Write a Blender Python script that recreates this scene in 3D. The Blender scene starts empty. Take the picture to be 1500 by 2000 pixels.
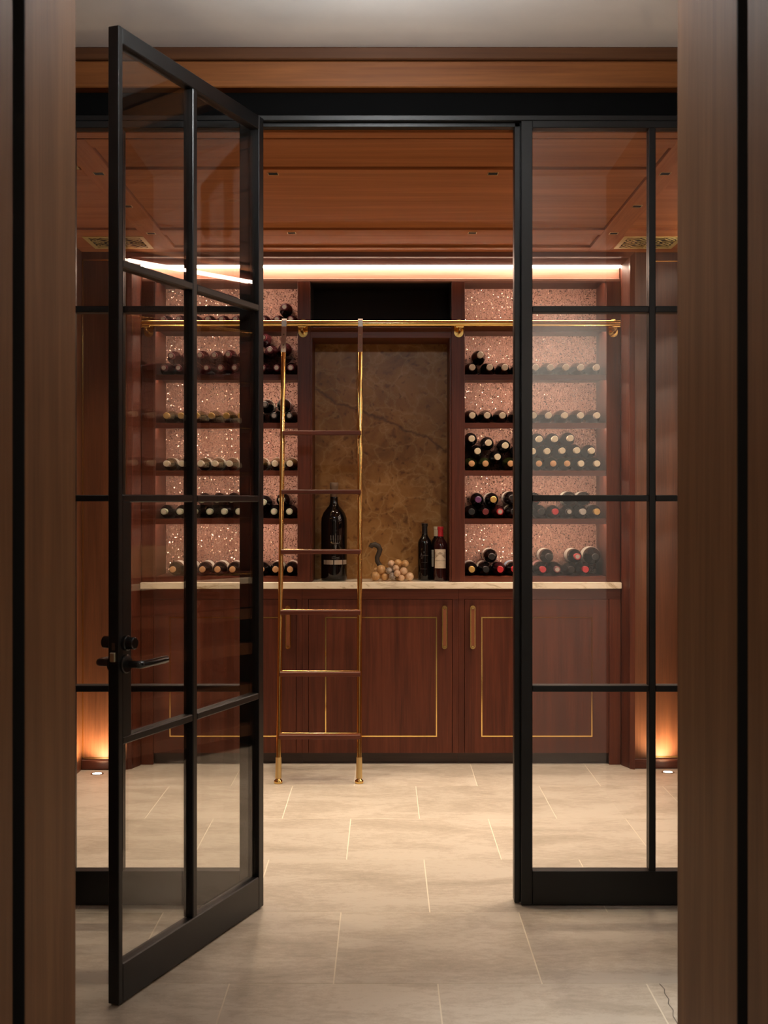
import bpy, bmesh, math, random
from mathutils import Vector, Matrix
random.seed(7)
sc = bpy.context.scene
C = sc.collection
PI = math.pi

# ------------------------------------------------------------------ camera, world, exposure
F = 2340.0            # focal length in pixels of the 1500 x 2000 frame
EYE = 1.40            # camera height; horizon falls on row 977
def PX(px, Y): return (px - 750.0) / F * Y
def PZ(py, Y): return EYE - (py - 977.0) / F * Y
cam = bpy.data.cameras.new('camera')
cam.sensor_fit = 'HORIZONTAL'; cam.sensor_width = 24.0; cam.lens = F / 1500.0 * 24.0
cam.shift_y = -23.0 / 1500.0
cam.clip_start = 0.05; cam.clip_end = 60
cam.dof.use_dof = True; cam.dof.focus_distance = 5.7; cam.dof.aperture_fstop = 6.3
co = bpy.data.objects.new('camera', cam); C.objects.link(co)
co.location = (0, 0, EYE); co.rotation_euler = (PI/2, 0, 0)
sc.camera = co
w = bpy.data.worlds.new('world'); sc.world = w; w.use_nodes = True
w.node_tree.nodes['Background'].inputs[0].default_value = (0.5, 0.5, 0.5, 1)
w.node_tree.nodes['Background'].inputs[1].default_value = 0.02
sc.view_settings.view_transform = 'Standard'
sc.view_settings.look = 'None'
sc.view_settings.gamma = 1.0
sc.view_settings.use_curve_mapping = False
sc.view_settings.exposure = 0.0
sc.cycles.sample_clamp_indirect = 4.0
sc.cycles.transparent_max_bounces = 24
sc.cycles.max_bounces = 10
sc.cycles.caustics_reflective = False
sc.cycles.caustics_refractive = False

WARM = (1.0, 0.79, 0.57)
LEDC = (1.0, 0.77, 0.60)
P_DOWN = 56.0         # each ceiling downlight of the wine room
P_UP = 21.0           # floor uplights at the panelled walls
E_COVE = 34.0         # LED strip under the crown
E_SHELF = 62.0        # LED strips under the shelves
E_HALL = 290.0          # added globe out of view, brightens the hall ceiling
P_WASH = 260.0        # added spot that brightens the hall plaster
P_CAMROOM = 11.0      # added unseen lamp that brightens the near jambs

def spot(name, loc, power, col, angle, blend=0.6, size=0.02, up=False, target=None, parent=None):
    l = bpy.data.lights.new(name, 'SPOT'); l.energy = power; l.color = col
    l.spot_size = math.radians(angle); l.spot_blend = blend; l.shadow_soft_size = size
    o = bpy.data.objects.new(name, l); C.objects.link(o)
    o.location = loc
    d = (Vector(target) - Vector(loc)) if target else Vector((0, 0, 1 if up else -1))
    o.rotation_euler = d.to_track_quat('-Z', 'Y').to_euler()
    if parent:
        o.parent = parent; o.location = Vector(loc) - parent.location
    return o

# ------------------------------------------------------------------ materials
def mat(name):
    m = bpy.data.materials.new(name); m.use_nodes = True
    nt = m.node_tree
    return m, nt, nt.nodes['Principled BSDF']
def N(nt, typ, **kw):
    n = nt.nodes.new(typ)
    for k, v in kw.items(): setattr(n, k, v)
    return n
def ramp(nt, stops):
    r = nt.nodes.new('ShaderNodeValToRGB')
    e = r.color_ramp.elements
    while len(e) < len(stops): e.new(0.5)
    for i, (p, c) in enumerate(stops):
        e[i].position = p; e[i].color = (*c, 1)
    return r
def mapped(nt, scale, loc=(0,0,0)):
    g = nt.nodes.new('ShaderNodeNewGeometry')
    mp = nt.nodes.new('ShaderNodeMapping'); mp.inputs['Scale'].default_value = scale
    mp.inputs['Location'].default_value = loc
    nt.links.new(g.outputs['Position'], mp.inputs['Vector'])
    return mp
def noise(nt, vec, scale, detail=4, rough=0.55, dist=0.0):
    n = nt.nodes.new('ShaderNodeTexNoise')
    n.inputs['Scale'].default_value = scale; n.inputs['Detail'].default_value = detail
    n.inputs['Roughness'].default_value = rough; n.inputs['Distortion'].default_value = dist
    nt.links.new(vec.outputs[0], n.inputs['Vector'])
    return n
def plain(name, col, rough=0.5, metal=0.0, spec=0.5, coat=0.0):
    m, nt, b = mat(name)
    b.inputs['Base Color'].default_value = (*col, 1)
    b.inputs['Roughness'].default_value = rough
    b.inputs['Metallic'].default_value = metal
    b.inputs['Specular IOR Level'].default_value = spec
    b.inputs['Coat Weight'].default_value = coat
    return m
def emit(name, col, strength):
    m, nt, b = mat(name)
    b.inputs['Base Color'].default_value = (0.8, 0.8, 0.8, 1)
    b.inputs['Emission Color'].default_value = (*col, 1)
    b.inputs['Emission Strength'].default_value = strength
    return m
def wood(name, dark, light, axis, rough=0.34, coat=0.15, scale=1.0, spec=0.5):
    m, nt, b = mat(name)
    b.inputs['Specular IOR Level'].default_value = spec
    s = [7.0*scale]*3; s['xyz'.index(axis)] = 0.45*scale
    mp = mapped(nt, s)
    n1 = noise(nt, mp, 2.2, 6, 0.6, 0.6)
    s2 = [90.0*scale]*3; s2['xyz'.index(axis)] = 2.4*scale
    mp2 = mapped(nt, s2, (3, 1, 2))
    n2 = noise(nt, mp2, 1.6, 3, 0.6, 0.2)
    mx = N(nt, 'ShaderNodeMath', operation='MULTIPLY_ADD')
    nt.links.new(n2.outputs[0], mx.inputs[0]); mx.inputs[1].default_value = 0.55
    nt.links.new(n1.outputs[0], mx.inputs[2])
    mid = tuple((a+c)/2 for a, c in zip(dark, light))
    r = ramp(nt, [(0.52, dark), (0.78, mid), (1.02, light)])
    nt.links.new(mx.outputs[0], r.inputs[0])
    nt.links.new(r.outputs[0], b.inputs['Base Color'])
    b.inputs['Roughness'].default_value = rough
    b.inputs['Coat Weight'].default_value = coat; b.inputs['Coat Roughness'].default_value = 0.25
    bp = N(nt, 'ShaderNodeBump'); bp.inputs['Strength'].default_value = 0.06; bp.inputs['Distance'].default_value = 0.002
    nt.links.new(n2.outputs[0], bp.inputs['Height']); nt.links.new(bp.outputs[0], b.inputs['Normal'])
    return m

WD, WL = (0.046, 0.0095, 0.0048), (0.125, 0.031, 0.0135)        # mahogany joinery
WX, WY, WZ = [wood('mahogany_grain_' + a_, WD, WL, a_, 0.42, 0.0, 1.0, 0.3) for a_ in 'xyz']
CD, CL = (0.30, 0.105, 0.034), (0.48, 0.185, 0.066)           # lighter ceiling boards
CX = wood('ceiling_wood_x', CD, CL, 'x', 0.6, 0.0, 0.8, 0.15); CY = wood('ceiling_wood_y', CD, CL, 'y', 0.6, 0.0, 0.8, 0.15)
PD, PL = (0.080, 0.027, 0.011), (0.175, 0.065, 0.026)           # wall panelling
PZm = wood('panel_wood_z', PD, PL, 'z', 0.38, 0.1); PXm = wood('panel_wood_x', PD, PL, 'x', 0.38, 0.1)
JZ = wood('jamb_wood_z', (0.14, 0.062, 0.024), (0.25, 0.120, 0.050), 'z', 0.6, 0.0, 0.8, 0.2)
BLACK = plain('black_steel', (0.005, 0.0052, 0.0055), 0.38, 0.0, 0.35)
HEAD = plain('head_recess_shade', (0.002, 0.002, 0.002), 0.8, 0.0, 0.05)  # near-black paints the shade of the recess above the door
FAS = wood('fascia_wood_x', (0.12, 0.038, 0.010), (0.24, 0.085, 0.022), 'x', 0.5, 0.0, 0.8, 0.2)
FAS2 = wood('fascia_shaded_wood_x', (0.055, 0.020, 0.008), (0.10, 0.040, 0.015), 'x', 0.5, 0.0, 0.8, 0.2)  # upper board's shade put into a darker copy of the wood
FRW = wood('lit_frieze_wood_x', (0.17, 0.075, 0.048), (0.27, 0.13, 0.088), 'x', 0.45, 0.0, 1.0, 0.3)  # joinery wood lightened, glow of the strip put into the colour
DARK = plain('recess_shade_black', (0.004, 0.003, 0.003), 0.8)  # near-black in place of shade inside slots and recesses
GLOSSBLACK = plain('black_hardware', (0.008, 0.008, 0.008), 0.18, 0.0, 0.6)
BRASS = plain('polished_brass', (0.86, 0.58, 0.20), 0.14, 1.0)
BRASSM = plain('brushed_brass', (0.80, 0.60, 0.28), 0.38, 1.0)
GRILLE = plain('satin_brass', (0.62, 0.50, 0.19), 0.45, 0.35)
STEEL = plain('bronze_steel', (0.42, 0.36, 0.31), 0.42, 1.0)
LEATHER = plain('tan_leather', (0.19, 0.055, 0.016), 0.5)
LATCH = plain('latch_nickel', (0.75, 0.72, 0.55), 0.35, 1.0)
PLASTER = None
m, nt, b = mat('ceiling_plaster'); PLASTER = m
mp = mapped(nt, (1, 1, 1)); n = noise(nt, mp, 3.0, 5, 0.6)
r = ramp(nt, [(0.35, (0.76, 0.75, 0.72)), (0.7, (0.83, 0.82, 0.79))]); nt.links.new(n.outputs[0], r.inputs[0])
nt.links.new(r.outputs[0], b.inputs['Base Color']); b.inputs['Roughness'].default_value = 0.75
WALLP = plain('wall_plaster', (0.78, 0.74, 0.68), 0.8)
E_LED = emit('led_cove', LEDC, E_COVE)
E_LEDS = emit('led_shelf', LEDC, E_SHELF)
E_UP = emit('uplight_lens', (1.0, 0.82, 0.60), 14.0)
E_LAMP = emit('fill_diffuser', (1.0, 0.93, 0.84), 1.0)
E_OPAL = emit('added_hall_globe', (0.95, 0.98, 1.0), E_HALL)

# glass: clear both ways, mirror share by Schlick's law, faint grey tint
def glass(name, tint):
    m = bpy.data.materials.new(name); m.use_nodes = True; nt = m.node_tree
    nt.nodes.remove(nt.nodes['Principled BSDF'])
    g = N(nt, 'ShaderNodeNewGeometry')
    dp = N(nt, 'ShaderNodeVectorMath', operation='DOT_PRODUCT')
    nt.links.new(g.outputs['Normal'], dp.inputs[0]); nt.links.new(g.outputs['Incoming'], dp.inputs[1])
    ab = N(nt, 'ShaderNodeMath', operation='ABSOLUTE'); nt.links.new(dp.outputs['Value'], ab.inputs[0])
    om = N(nt, 'ShaderNodeMath', operation='SUBTRACT'); om.inputs[0].default_value = 1.0; nt.links.new(ab.outputs[0], om.inputs[1])
    pw = N(nt, 'ShaderNodeMath', operation='POWER'); nt.links.new(om.outputs[0], pw.inputs[0]); pw.inputs[1].default_value = 5.0
    ma = N(nt, 'ShaderNodeMath', operation='MULTIPLY_ADD'); nt.links.new(pw.outputs[0], ma.inputs[0]); ma.inputs[1].default_value = 0.95; ma.inputs[2].default_value = 0.05
    tr = N(nt, 'ShaderNodeBsdfTransparent'); tr.inputs[0].default_value = (*tint, 1)
    gl = N(nt, 'ShaderNodeBsdfGlossy'); gl.inputs['Roughness'].default_value = 0.0
    mx = N(nt, 'ShaderNodeMixShader')
    nt.links.new(ma.outputs[0], mx.inputs[0]); nt.links.new(tr.outputs[0], mx.inputs[1]); nt.links.new(gl.outputs[0], mx.inputs[2])
    nt.links.new(mx.outputs[0], nt.nodes['Material Output'].inputs['Surface'])
    return m
GLASS = glass('clear_glass', (0.97, 0.97, 0.965))
GLASSD = glass('door_glass', (0.945, 0.945, 0.935))

# limestone floor tiles
def limestone(name, k, seedloc):
    m, nt, b = mat(name)
    mp = mapped(nt, (1, 2.2, 1), seedloc)
    n1 = noise(nt, mp, 2.4, 8, 0.62, 0.8); n2 = noise(nt, mp, 26, 5, 0.65); n3 = noise(nt, mp, 150, 2, 0.6)
    a = N(nt, 'ShaderNodeMath', operation='MULTIPLY_ADD'); nt.links.new(n2.outputs[0], a.inputs[0]); a.inputs[1].default_value = 0.55; nt.links.new(n1.outputs[0], a.inputs[2])
    a2 = N(nt, 'ShaderNodeMath', operation='MULTIPLY_ADD'); nt.links.new(n3.outputs[0], a2.inputs[0]); a2.inputs[1].default_value = 0.3; nt.links.new(a.outputs[0], a2.inputs[2])
    c = [(0.32, 0.28, 0.22), (0.46, 0.408, 0.338), (0.53, 0.482, 0.41)]
    c = [tuple(v*k for v in x) for x in c]
    r = ramp(nt, [(0.62, c[0]), (0.9, c[1]), (1.15, c[2])]); nt.links.new(a2.outputs[0], r.inputs[0])
    nt.links.new(r.outputs[0], b.inputs['Base Color'])
    b.inputs['Roughness'].default_value = 0.42; b.inputs['Specular IOR Level'].default_value = 0.4
    bp = N(nt, 'ShaderNodeBump'); bp.inputs['Strength'].default_value = 0.1; bp.inputs['Distance'].default_value = 0.002
    nt.links.new(n2.outputs[0], bp.inputs['Height']); nt.links.new(bp.outputs[0], b.inputs['Normal'])
    return m
TILES = [limestone('limestone_a', 1.0, (0, 0, 0)), limestone('limestone_b', 0.96, (5, 3, 0)), limestone('limestone_c', 1.03, (9, 7, 0))]
GROUT = plain('grout', (0.70, 0.64, 0.53), 0.9)
CRACK = plain('stone_crack', (0.06, 0.055, 0.05), 0.9)

# glittering mica wallcovering behind the bottles
m, nt, b = mat('mica_wallcovering'); MICA = m
mp = mapped(nt, (90, 90, 14)); n1 = noise(nt, mp, 3.0, 4, 0.6)
mpb = mapped(nt, (1, 1, 1)); n2 = noise(nt, mpb, 120, 3, 0.6)
a = N(nt, 'ShaderNodeMath', operation='MULTIPLY_ADD'); nt.links.new(n2.outputs[0], a.inputs[0]); a.inputs[1].default_value = 0.6; nt.links.new(n1.outputs[0], a.inputs[2])
r = ramp(nt, [(0.55, (0.23, 0.100, 0.066)), (0.82, (0.43, 0.215, 0.150)), (1.05, (0.56, 0.31, 0.225))]); nt.links.new(a.outputs[0], r.inputs[0])
v = N(nt, 'ShaderNodeTexVoronoi'); v.inputs['Scale'].default_value = 225; nt.links.new(mpb.outputs[0], v.inputs['Vector'])
sep = N(nt, 'ShaderNodeSeparateColor'); nt.links.new(v.outputs['Color'], sep.inputs[0])
th = N(nt, 'ShaderNodeMath', operation='GREATER_THAN'); nt.links.new(sep.outputs[0], th.inputs[0]); th.inputs[1].default_value = 0.84
sub = N(nt, 'ShaderNodeVectorMath', operation='SUBTRACT'); nt.links.new(v.outputs['Color'], sub.inputs[0]); sub.inputs[1].default_value = (0.5, 0.5, 0.5)
scl = N(nt, 'ShaderNodeVectorMath', operation='SCALE'); nt.links.new(sub.outputs[0], scl.inputs[0]); scl.inputs['Scale'].default_value = 1.35
g = N(nt, 'ShaderNodeNewGeometry')
add = N(nt, 'ShaderNodeVectorMath', operation='ADD'); nt.links.new(g.outputs['Normal'], add.inputs[0]); nt.links.new(scl.outputs[0], add.inputs[1])
nrm = N(nt, 'ShaderNodeVectorMath', operation='NORMALIZE'); nt.links.new(add.outputs[0], nrm.inputs[0])
fl = N(nt, 'ShaderNodeBsdfPrincipled'); fl.inputs['Metallic'].default_value = 0.8; fl.inputs['Base Color'].default_value = (1.0, 0.80, 0.70, 1); fl.inputs['Roughness'].default_value = 0.2; fl.inputs['Specular Tint'].default_value = (1.0, 0.86, 0.78, 1)
nt.links.new(nrm.outputs[0], fl.inputs['Normal'])
nt.links.new(r.outputs[0], b.inputs['Base Color']); b.inputs['Roughness'].default_value = 0.6
mx = N(nt, 'ShaderNodeMixShader'); nt.links.new(th.outputs[0], mx.inputs[0]); nt.links.new(b.outputs[0], mx.inputs[1]); nt.links.new(fl.outputs[0], mx.inputs[2])
nt.links.new(mx.outputs[0], nt.nodes['Material Output'].inputs['Surface'])

# brown veined onyx slab of the niche
m, nt, b = mat('brown_onyx'); ONYX = m
mp = mapped(nt, (1, 1, 1)); wn = noise(nt, mp, 3.5, 5, 0.6)
wv = N(nt, 'ShaderNodeVectorMath', operation='SCALE'); nt.links.new(wn.outputs['Color'], wv.inputs[0]); wv.inputs['Scale'].default_value = 0.30
ad = N(nt, 'ShaderNodeVectorMath', operation='ADD'); nt.links.new(mp.outputs[0], ad.inputs[0]); nt.links.new(wv.outputs[0], ad.inputs[1])
v1 = N(nt, 'ShaderNodeTexVoronoi', feature='DISTANCE_TO_EDGE'); v1.inputs['Scale'].default_value = 9.0; nt.links.new(ad.outputs[0], v1.inputs['Vector'])
v2 = N(nt, 'ShaderNodeTexVoronoi', feature='SMOOTH_F1'); v2.inputs['Scale'].default_value = 24; nt.links.new(ad.outputs[0], v2.inputs['Vector'])
rv = ramp(nt, [(0.0, (1, 1, 1)), (0.025, (0.45, 0.45, 0.45)), (0.10, (0, 0, 0))]); nt.links.new(v1.outputs['Distance'], rv.inputs[0])
n3 = noise(nt, mp, 5.0, 7, 0.65, 0.5)
rb = ramp(nt, [(0.30, (0.17, 0.075, 0.021)), (0.52, (0.32, 0.155, 0.048)), (0.75, (0.45, 0.245, 0.088))]); nt.links.new(n3.outputs[0], rb.inputs[0])
rs = ramp(nt, [(0.08, (0.50, 0.45, 0.42)), (0.32, (1, 1, 1))]); nt.links.new(v2.outputs['Distance'], rs.inputs[0])
mu = N(nt, 'ShaderNodeMix', data_type='RGBA', blend_type='MULTIPLY'); mu.inputs['Factor'].default_value = 0.95
nt.links.new(rb.outputs[0], mu.inputs['A']); nt.links.new(rs.outputs[0], mu.inputs['B'])
mv = N(nt, 'ShaderNodeMix', data_type='RGBA'); nt.links.new(mu.outputs['Result'], mv.inputs['A']); mv.inputs['B'].default_value = (0.52, 0.32, 0.14, 1)
fm = N(nt, 'ShaderNodeMath', operation='MULTIPLY'); nt.links.new(rv.outputs[0], fm.inputs[0]); nt.links.new(n3.outputs[0], fm.inputs[1])
nt.links.new(fm.outputs[0], mv.inputs['Factor'])
# one dark wandering vein
sx = N(nt, 'ShaderNodeSeparateXYZ'); nt.links.new(ad.outputs[0], sx.inputs[0])
l1 = N(nt, 'ShaderNodeMath', operation='MULTIPLY_ADD'); nt.links.new(sx.outputs[0], l1.inputs[0]); l1.inputs[1].default_value = 0.47; nt.links.new(sx.outputs[2], l1.inputs[2])
l2 = N(nt, 'ShaderNodeMath', operation='SUBTRACT'); nt.links.new(l1.outputs[0], l2.inputs[0]); l2.inputs[1].default_value = 2.05
l3 = N(nt, 'ShaderNodeMath', operation='ABSOLUTE'); nt.links.new(l2.outputs[0], l3.inputs[0])
rl = ramp(nt, [(0.0, (0.25, 0.22, 0.2)), (0.006, (0.5, 0.45, 0.42)), (0.02, (1, 1, 1))]); nt.links.new(l3.outputs[0], rl.inputs[0])
mw = N(nt, 'ShaderNodeMix', data_type='RGBA', blend_type='MULTIPLY'); mw.inputs['Factor'].default_value = 0.8
nt.links.new(mv.outputs['Result'], mw.inputs['A']); nt.links.new(rl.outputs[0], mw.inputs['B'])
nt.links.new(mw.outputs['Result'], b.inputs['Base Color']); b.inputs['Roughness'].default_value = 0.35; b.inputs['Specular IOR Level'].default_value = 0.25

# cream marble counter
m, nt, b = mat('cream_marble'); MARBLE = m
mp = mapped(nt, (1, 1, 3)); n1 = noise(nt, mp, 5, 8, 0.7, 1.6)
r = ramp(nt, [(0.36, (0.50, 0.40, 0.26)), (0.47, (0.84, 0.74, 0.58)), (0.7, (0.90, 0.82, 0.68))]); nt.links.new(n1.outputs[0], r.inputs[0])
nt.links.new(r.outputs[0], b.inputs['Base Color']); b.inputs['Roughness'].default_value = 0.2

# alabaster grapes
def alabaster(name, c1, c2):
    m, nt, b = mat(name)
    mp = mapped(nt, (1, 1, 1)); n1 = noise(nt, mp, 45, 5, 0.6, 1.5)
    r = ramp(nt, [(0.35, c1), (0.65, c2)]); nt.links.new(n1.outputs[0], r.inputs[0])
    nt.links.new(r.outputs[0], b.inputs['Base Color']); b.inputs['Roughness'].default_value = 0.3
    b.inputs['Subsurface Weight'].default_value = 0.15; b.inputs['Subsurface Radius'].default_value = (0.01, 0.006, 0.003)
    return m
GRA = [alabaster('alabaster_honey', (0.50, 0.27, 0.10), (0.66, 0.42, 0.20)),
       alabaster('alabaster_pale', (0.60, 0.36, 0.20), (0.74, 0.55, 0.38)),
       alabaster('alabaster_grey', (0.24, 0.18, 0.14), (0.52, 0.45, 0.38))]
STEM = plain('carved_stem', (0.035, 0.024, 0.015), 0.6)
# bottles
BOT = {'black': plain('bottle_black', (0.004, 0.003, 0.003), 0.05, 0, 0.45),
       'red': plain('bottle_red_wine', (0.022, 0.005, 0.006), 0.06, 0, 0.6),
       'green': plain('bottle_green', (0.018, 0.022, 0.007), 0.06, 0, 0.6),
       'amber': plain('bottle_amber', (0.055, 0.035, 0.010), 0.06, 0, 0.6)}
CAP = {'cream': plain('capsule_cream', (0.72, 0.62, 0.44), 0.4), 'black': plain('capsule_black', (0.012, 0.011, 0.011), 0.3),
       'red': plain('capsule_red', (0.46, 0.022, 0.03), 0.35), 'darkred': plain('capsule_dark_red', (0.14, 0.018, 0.02), 0.35),
       'gold': plain('capsule_gold', (0.66, 0.42, 0.13), 0.35, 0.6), 'purple': plain('capsule_purple', (0.12, 0.035, 0.12), 0.35),
       'cork': plain('cork', (0.62, 0.34, 0.16), 0.7), 'grey': plain('capsule_grey', (0.40, 0.36, 0.32), 0.4),
       'white': plain('capsule_white', (0.74, 0.68, 0.56), 0.4), 'green': plain('capsule_pale_green', (0.45, 0.50, 0.36), 0.4)}
LAB = {'white': plain('label_white', (0.72, 0.66, 0.56), 0.6), 'blue': plain('label_blue', (0.40, 0.50, 0.62), 0.6),
       'pink': plain('label_pink', (0.62, 0.30, 0.30), 0.6)}
INK = plain('label_ink', (0.11, 0.075, 0.05), 0.7)
INKL = plain('label_wash', (0.36, 0.28, 0.20), 0.7)
ETCH = plain('etched_glass', (0.10, 0.09, 0.085), 0.6)
SILVER = plain('silver_band', (0.60, 0.52, 0.42), 0.3, 0.55)
PALEWOOD = wood('pale_pine_y', (0.40, 0.25, 0.12), (0.58, 0.40, 0.22), 'y', 0.6, 0)

# ------------------------------------------------------------------ mesh helpers
def link(name, bm, material, parent=None, smooth=False, recenter=True):
    """bmesh in world coordinates (or the parent's, if it is turned) -> one object, origin at its middle"""
    me = bpy.data.meshes.new(name)
    bm.normal_update()
    vs = [v.co.copy() for v in bm.verts]
    c = Vector((0, 0, 0))
    if recenter:
        lo = Vector([min(v[i] for v in vs) for i in range(3)]); hi = Vector([max(v[i] for v in vs) for i in range(3)])
        c = (lo + hi) / 2
        for v in bm.verts: v.co -= c
    bm.to_mesh(me); bm.free()
    if smooth:
        for p in me.polygons: p.use_smooth = True
    me.materials.append(material)
    o = bpy.data.objects.new(name, me); C.objects.link(o)
    if parent is None:
        o.location = c
    else:
        o.parent = parent
        o.location = c if parent.get('_local') else c - world_loc(parent)
    return o
def world_loc(o):
    l = Vector((0, 0, 0))
    while o is not None:
        l = l + o.location; o = o.parent
    return l
def addbox(bm, x0, x1, y0, y1, z0, z1):
    x0, x1 = min(x0, x1), max(x0, x1); y0, y1 = min(y0, y1), max(y0, y1); z0, z1 = min(z0, z1), max(z0, z1)
    vs = [bm.verts.new(p) for p in ((x0,y0,z0),(x1,y0,z0),(x1,y1,z0),(x0,y1,z0),(x0,y0,z1),(x1,y0,z1),(x1,y1,z1),(x0,y1,z1))]
    for f in ((3,2,1,0),(4,5,6,7),(0,1,5,4),(1,2,6,5),(2,3,7,6),(3,0,4,7)):
        bm.faces.new([vs[i] for i in f])
    return vs
def box(name, x0, x1, y0, y1, z0, z1, material, parent=None, bev=0.0):
    bm = bmesh.new(); addbox(bm, x0, x1, y0, y1, z0, z1)
    if bev: bmesh.ops.bevel(bm, geom=bm.edges[:], offset=bev, segments=1, affect='EDGES')
    return link(name, bm, material, parent)
def lathe(bm, prof, seg=24, axis='z', base=(0, 0, 0), cap0=True, cap1=True):
    base = Vector(base)
    rings = []
    for r, h in prof:
        ring = []
        for i in range(seg):
            a = 2*PI*i/seg
            if axis == 'z': p = Vector((r*math.cos(a), r*math.sin(a), h))
            elif axis == 'y': p = Vector((r*math.cos(a), h, r*math.sin(a)))
            else: p = Vector((h, r*math.cos(a), r*math.sin(a)))
            ring.append(bm.verts.new(p + base))
        rings.append(ring)
    for a, b_ in zip(rings, rings[1:]):
        for i in range(seg):
            bm.faces.new((a[i], a[(i+1) % seg], b_[(i+1) % seg], b_[i]))
    if cap0: bm.faces.new(list(reversed(rings[0])))
    if cap1: bm.faces.new(rings[-1])
    bmesh.ops.recalc_face_normals(bm, faces=bm.faces[:])
def tube(bm, pts, rad, seg=12):
    pts = [Vector(p) for p in pts]
    rs = rad if isinstance(rad, (list, tuple)) else [rad]*len(pts)
    rings = []; up = None
    for i, p in enumerate(pts):
        t = ((pts[min(i+1, len(pts)-1)] - pts[max(i-1, 0)])).normalized()
        if up is None: up = Vector((0, 0, 1)) if abs(t.z) < 0.9 else Vector((0, 1, 0))
        s = t.cross(up).normalized(); u = s.cross(t).normalized(); up = u
        rings.append([bm.verts.new(p + rs[i]*(math.cos(2*PI*k/seg)*s + math.sin(2*PI*k/seg)*u)) for k in range(seg)])
    for a, b_ in zip(rings, rings[1:]):
        for k in range(seg): bm.faces.new((a[k], a[(k+1) % seg], b_[(k+1) % seg], b_[k]))
    bm.faces.new(list(reversed(rings[0]))); bm.faces.new(rings[-1])
    bmesh.ops.recalc_face_normals(bm, faces=bm.faces[:])
def smooth_by_angle(o, ang=35):
    me = o.data
    bm = bmesh.new(); bm.from_mesh(me)
    for f in bm.faces: f.smooth = True
    for e in bm.edges:
        if len(e.link_faces) == 2 and e.calc_face_angle(0) > math.radians(ang): e.smooth = False
    bm.to_mesh(me); bm.free()
    return o
def tag(o, label, cat, group=None, kind=None):
    o['label'] = label; o['category'] = cat
    if group: o['group'] = group
    if kind: o['kind'] = kind
    return o
def thing(name, loc, label, cat, group=None, kind=None, rz=None):
    o = bpy.data.objects.new(name, None); C.objects.link(o)
    o.empty_display_size = 0.05; o.location = loc
    if rz is not None:
        o.rotation_euler = (0, 0, rz); o['_local'] = 1
    return tag(o, label, cat, group, kind)
def frame_prism(name, pts, ytop, material, parent, side):
    """pts: (outset, y) profile; a mitred run of casing round the alcove opening. side in left, right, top"""
    xl, xr, zt = AX0, AX1, ytop
    bm = bmesh.new()
    if side == 'left': ends = [lambda o_, y: (xl-o_, y, 0.0), lambda o_, y: (xl-o_, y, zt+o_)]
    elif side == 'right': ends = [lambda o_, y: (xr+o_, y, 0.0), lambda o_, y: (xr+o_, y, zt+o_)]
    else: ends = [lambda o_, y: (xl-o_, y, zt+o_), lambda o_, y: (xr+o_, y, zt+o_)]
    a = [bm.verts.new(ends[0](*p)) for p in pts]; b_ = [bm.verts.new(ends[1](*p)) for p in pts]
    n_ = len(pts)
    for i in range(n_): bm.faces.new((a[i], a[(i+1) % n_], b_[(i+1) % n_], b_[i]))
    bm.faces.new(list(reversed(a))); bm.faces.new(b_)
    bmesh.ops.recalc_face_normals(bm, faces=bm.faces[:])
    return link(name, bm, material, parent)

# ------------------------------------------------------------------ main dimensions
YP = 4.13                       # front of the glazed partition
YW = 6.25                       # panelled flank walls of the wine room
YC = 6.34                       # joinery front
YB = 6.66                       # back of the shelves
AX0, AX1, AZ = -1.287, 1.255, 2.641   # alcove opening
RX0, RX1 = -1.571, 1.60         # wine room side walls
HX0, HX1 = -1.10, 1.06          # hall side walls
ZB = 2.69                       # underside of ceiling beams
ZH = 2.945                      # hall ceiling
YF = 2.59                       # hall side of the wall the camera looks through
JX0, JX1 = -0.6665, 0.634       # faces of its opening

# ------------------------------------------------------------------ floor
fl = thing('floor', (0, 3, 0), 'pale beige limestone floor tiles in running bond through hall and wine room', 'floor', kind='structure')
box('grout_bed', -2.3, 2.3, -2.0, 6.9, -0.06, -0.0006, GROUT, fl)
row_y = [5.87 - 0.6*k for k in range(-2, 14)]
for k, y0 in enumerate(row_y):
    off = 0.458 if k % 2 == 0 else 0.156
    j = -4
    while True:
        x0 = off + 0.604*j; j += 1
        if x0 > 2.2: break
        if y0 < 2.2 and (x0 > 1.3 or x0 < -1.8): continue
        if y0 < 2.5 and y0 > -0.2 and abs(x0+0.3) > 1.2: continue
        y1 = min(y0 + 0.6, 6.72)
        if y1 - y0 < 0.05: continue
        dz = random.uniform(-0.0003, 0.0003)
        box('tile', x0+0.0021, x0+0.6019, y0+0.0019, y1-0.0019, -0.02, dz, random.choice(TILES), fl, 0.0003)
# crack in one tile by the right jamb
bm = bmesh.new()
cp = [(0.797, 3.468), (0.803, 3.43), (0.796, 3.40), (0.799, 3.36), (0.790, 3.33), (0.794, 3.29), (0.784, 3.25), (0.785, 3.21), (0.778, 3.15)]
for (xa, ya), (xb, yb) in zip(cp, cp[1:]):
    vs = [bm.verts.new(p) for p in ((xa-0.001, ya, 0.0009), (xa+0.001, ya, 0.0009), (xb+0.001, yb, 0.0009), (xb-0.001, yb, 0.0009))]
    bm.faces.new(vs)
link('crack', bm, CRACK, fl)

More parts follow.
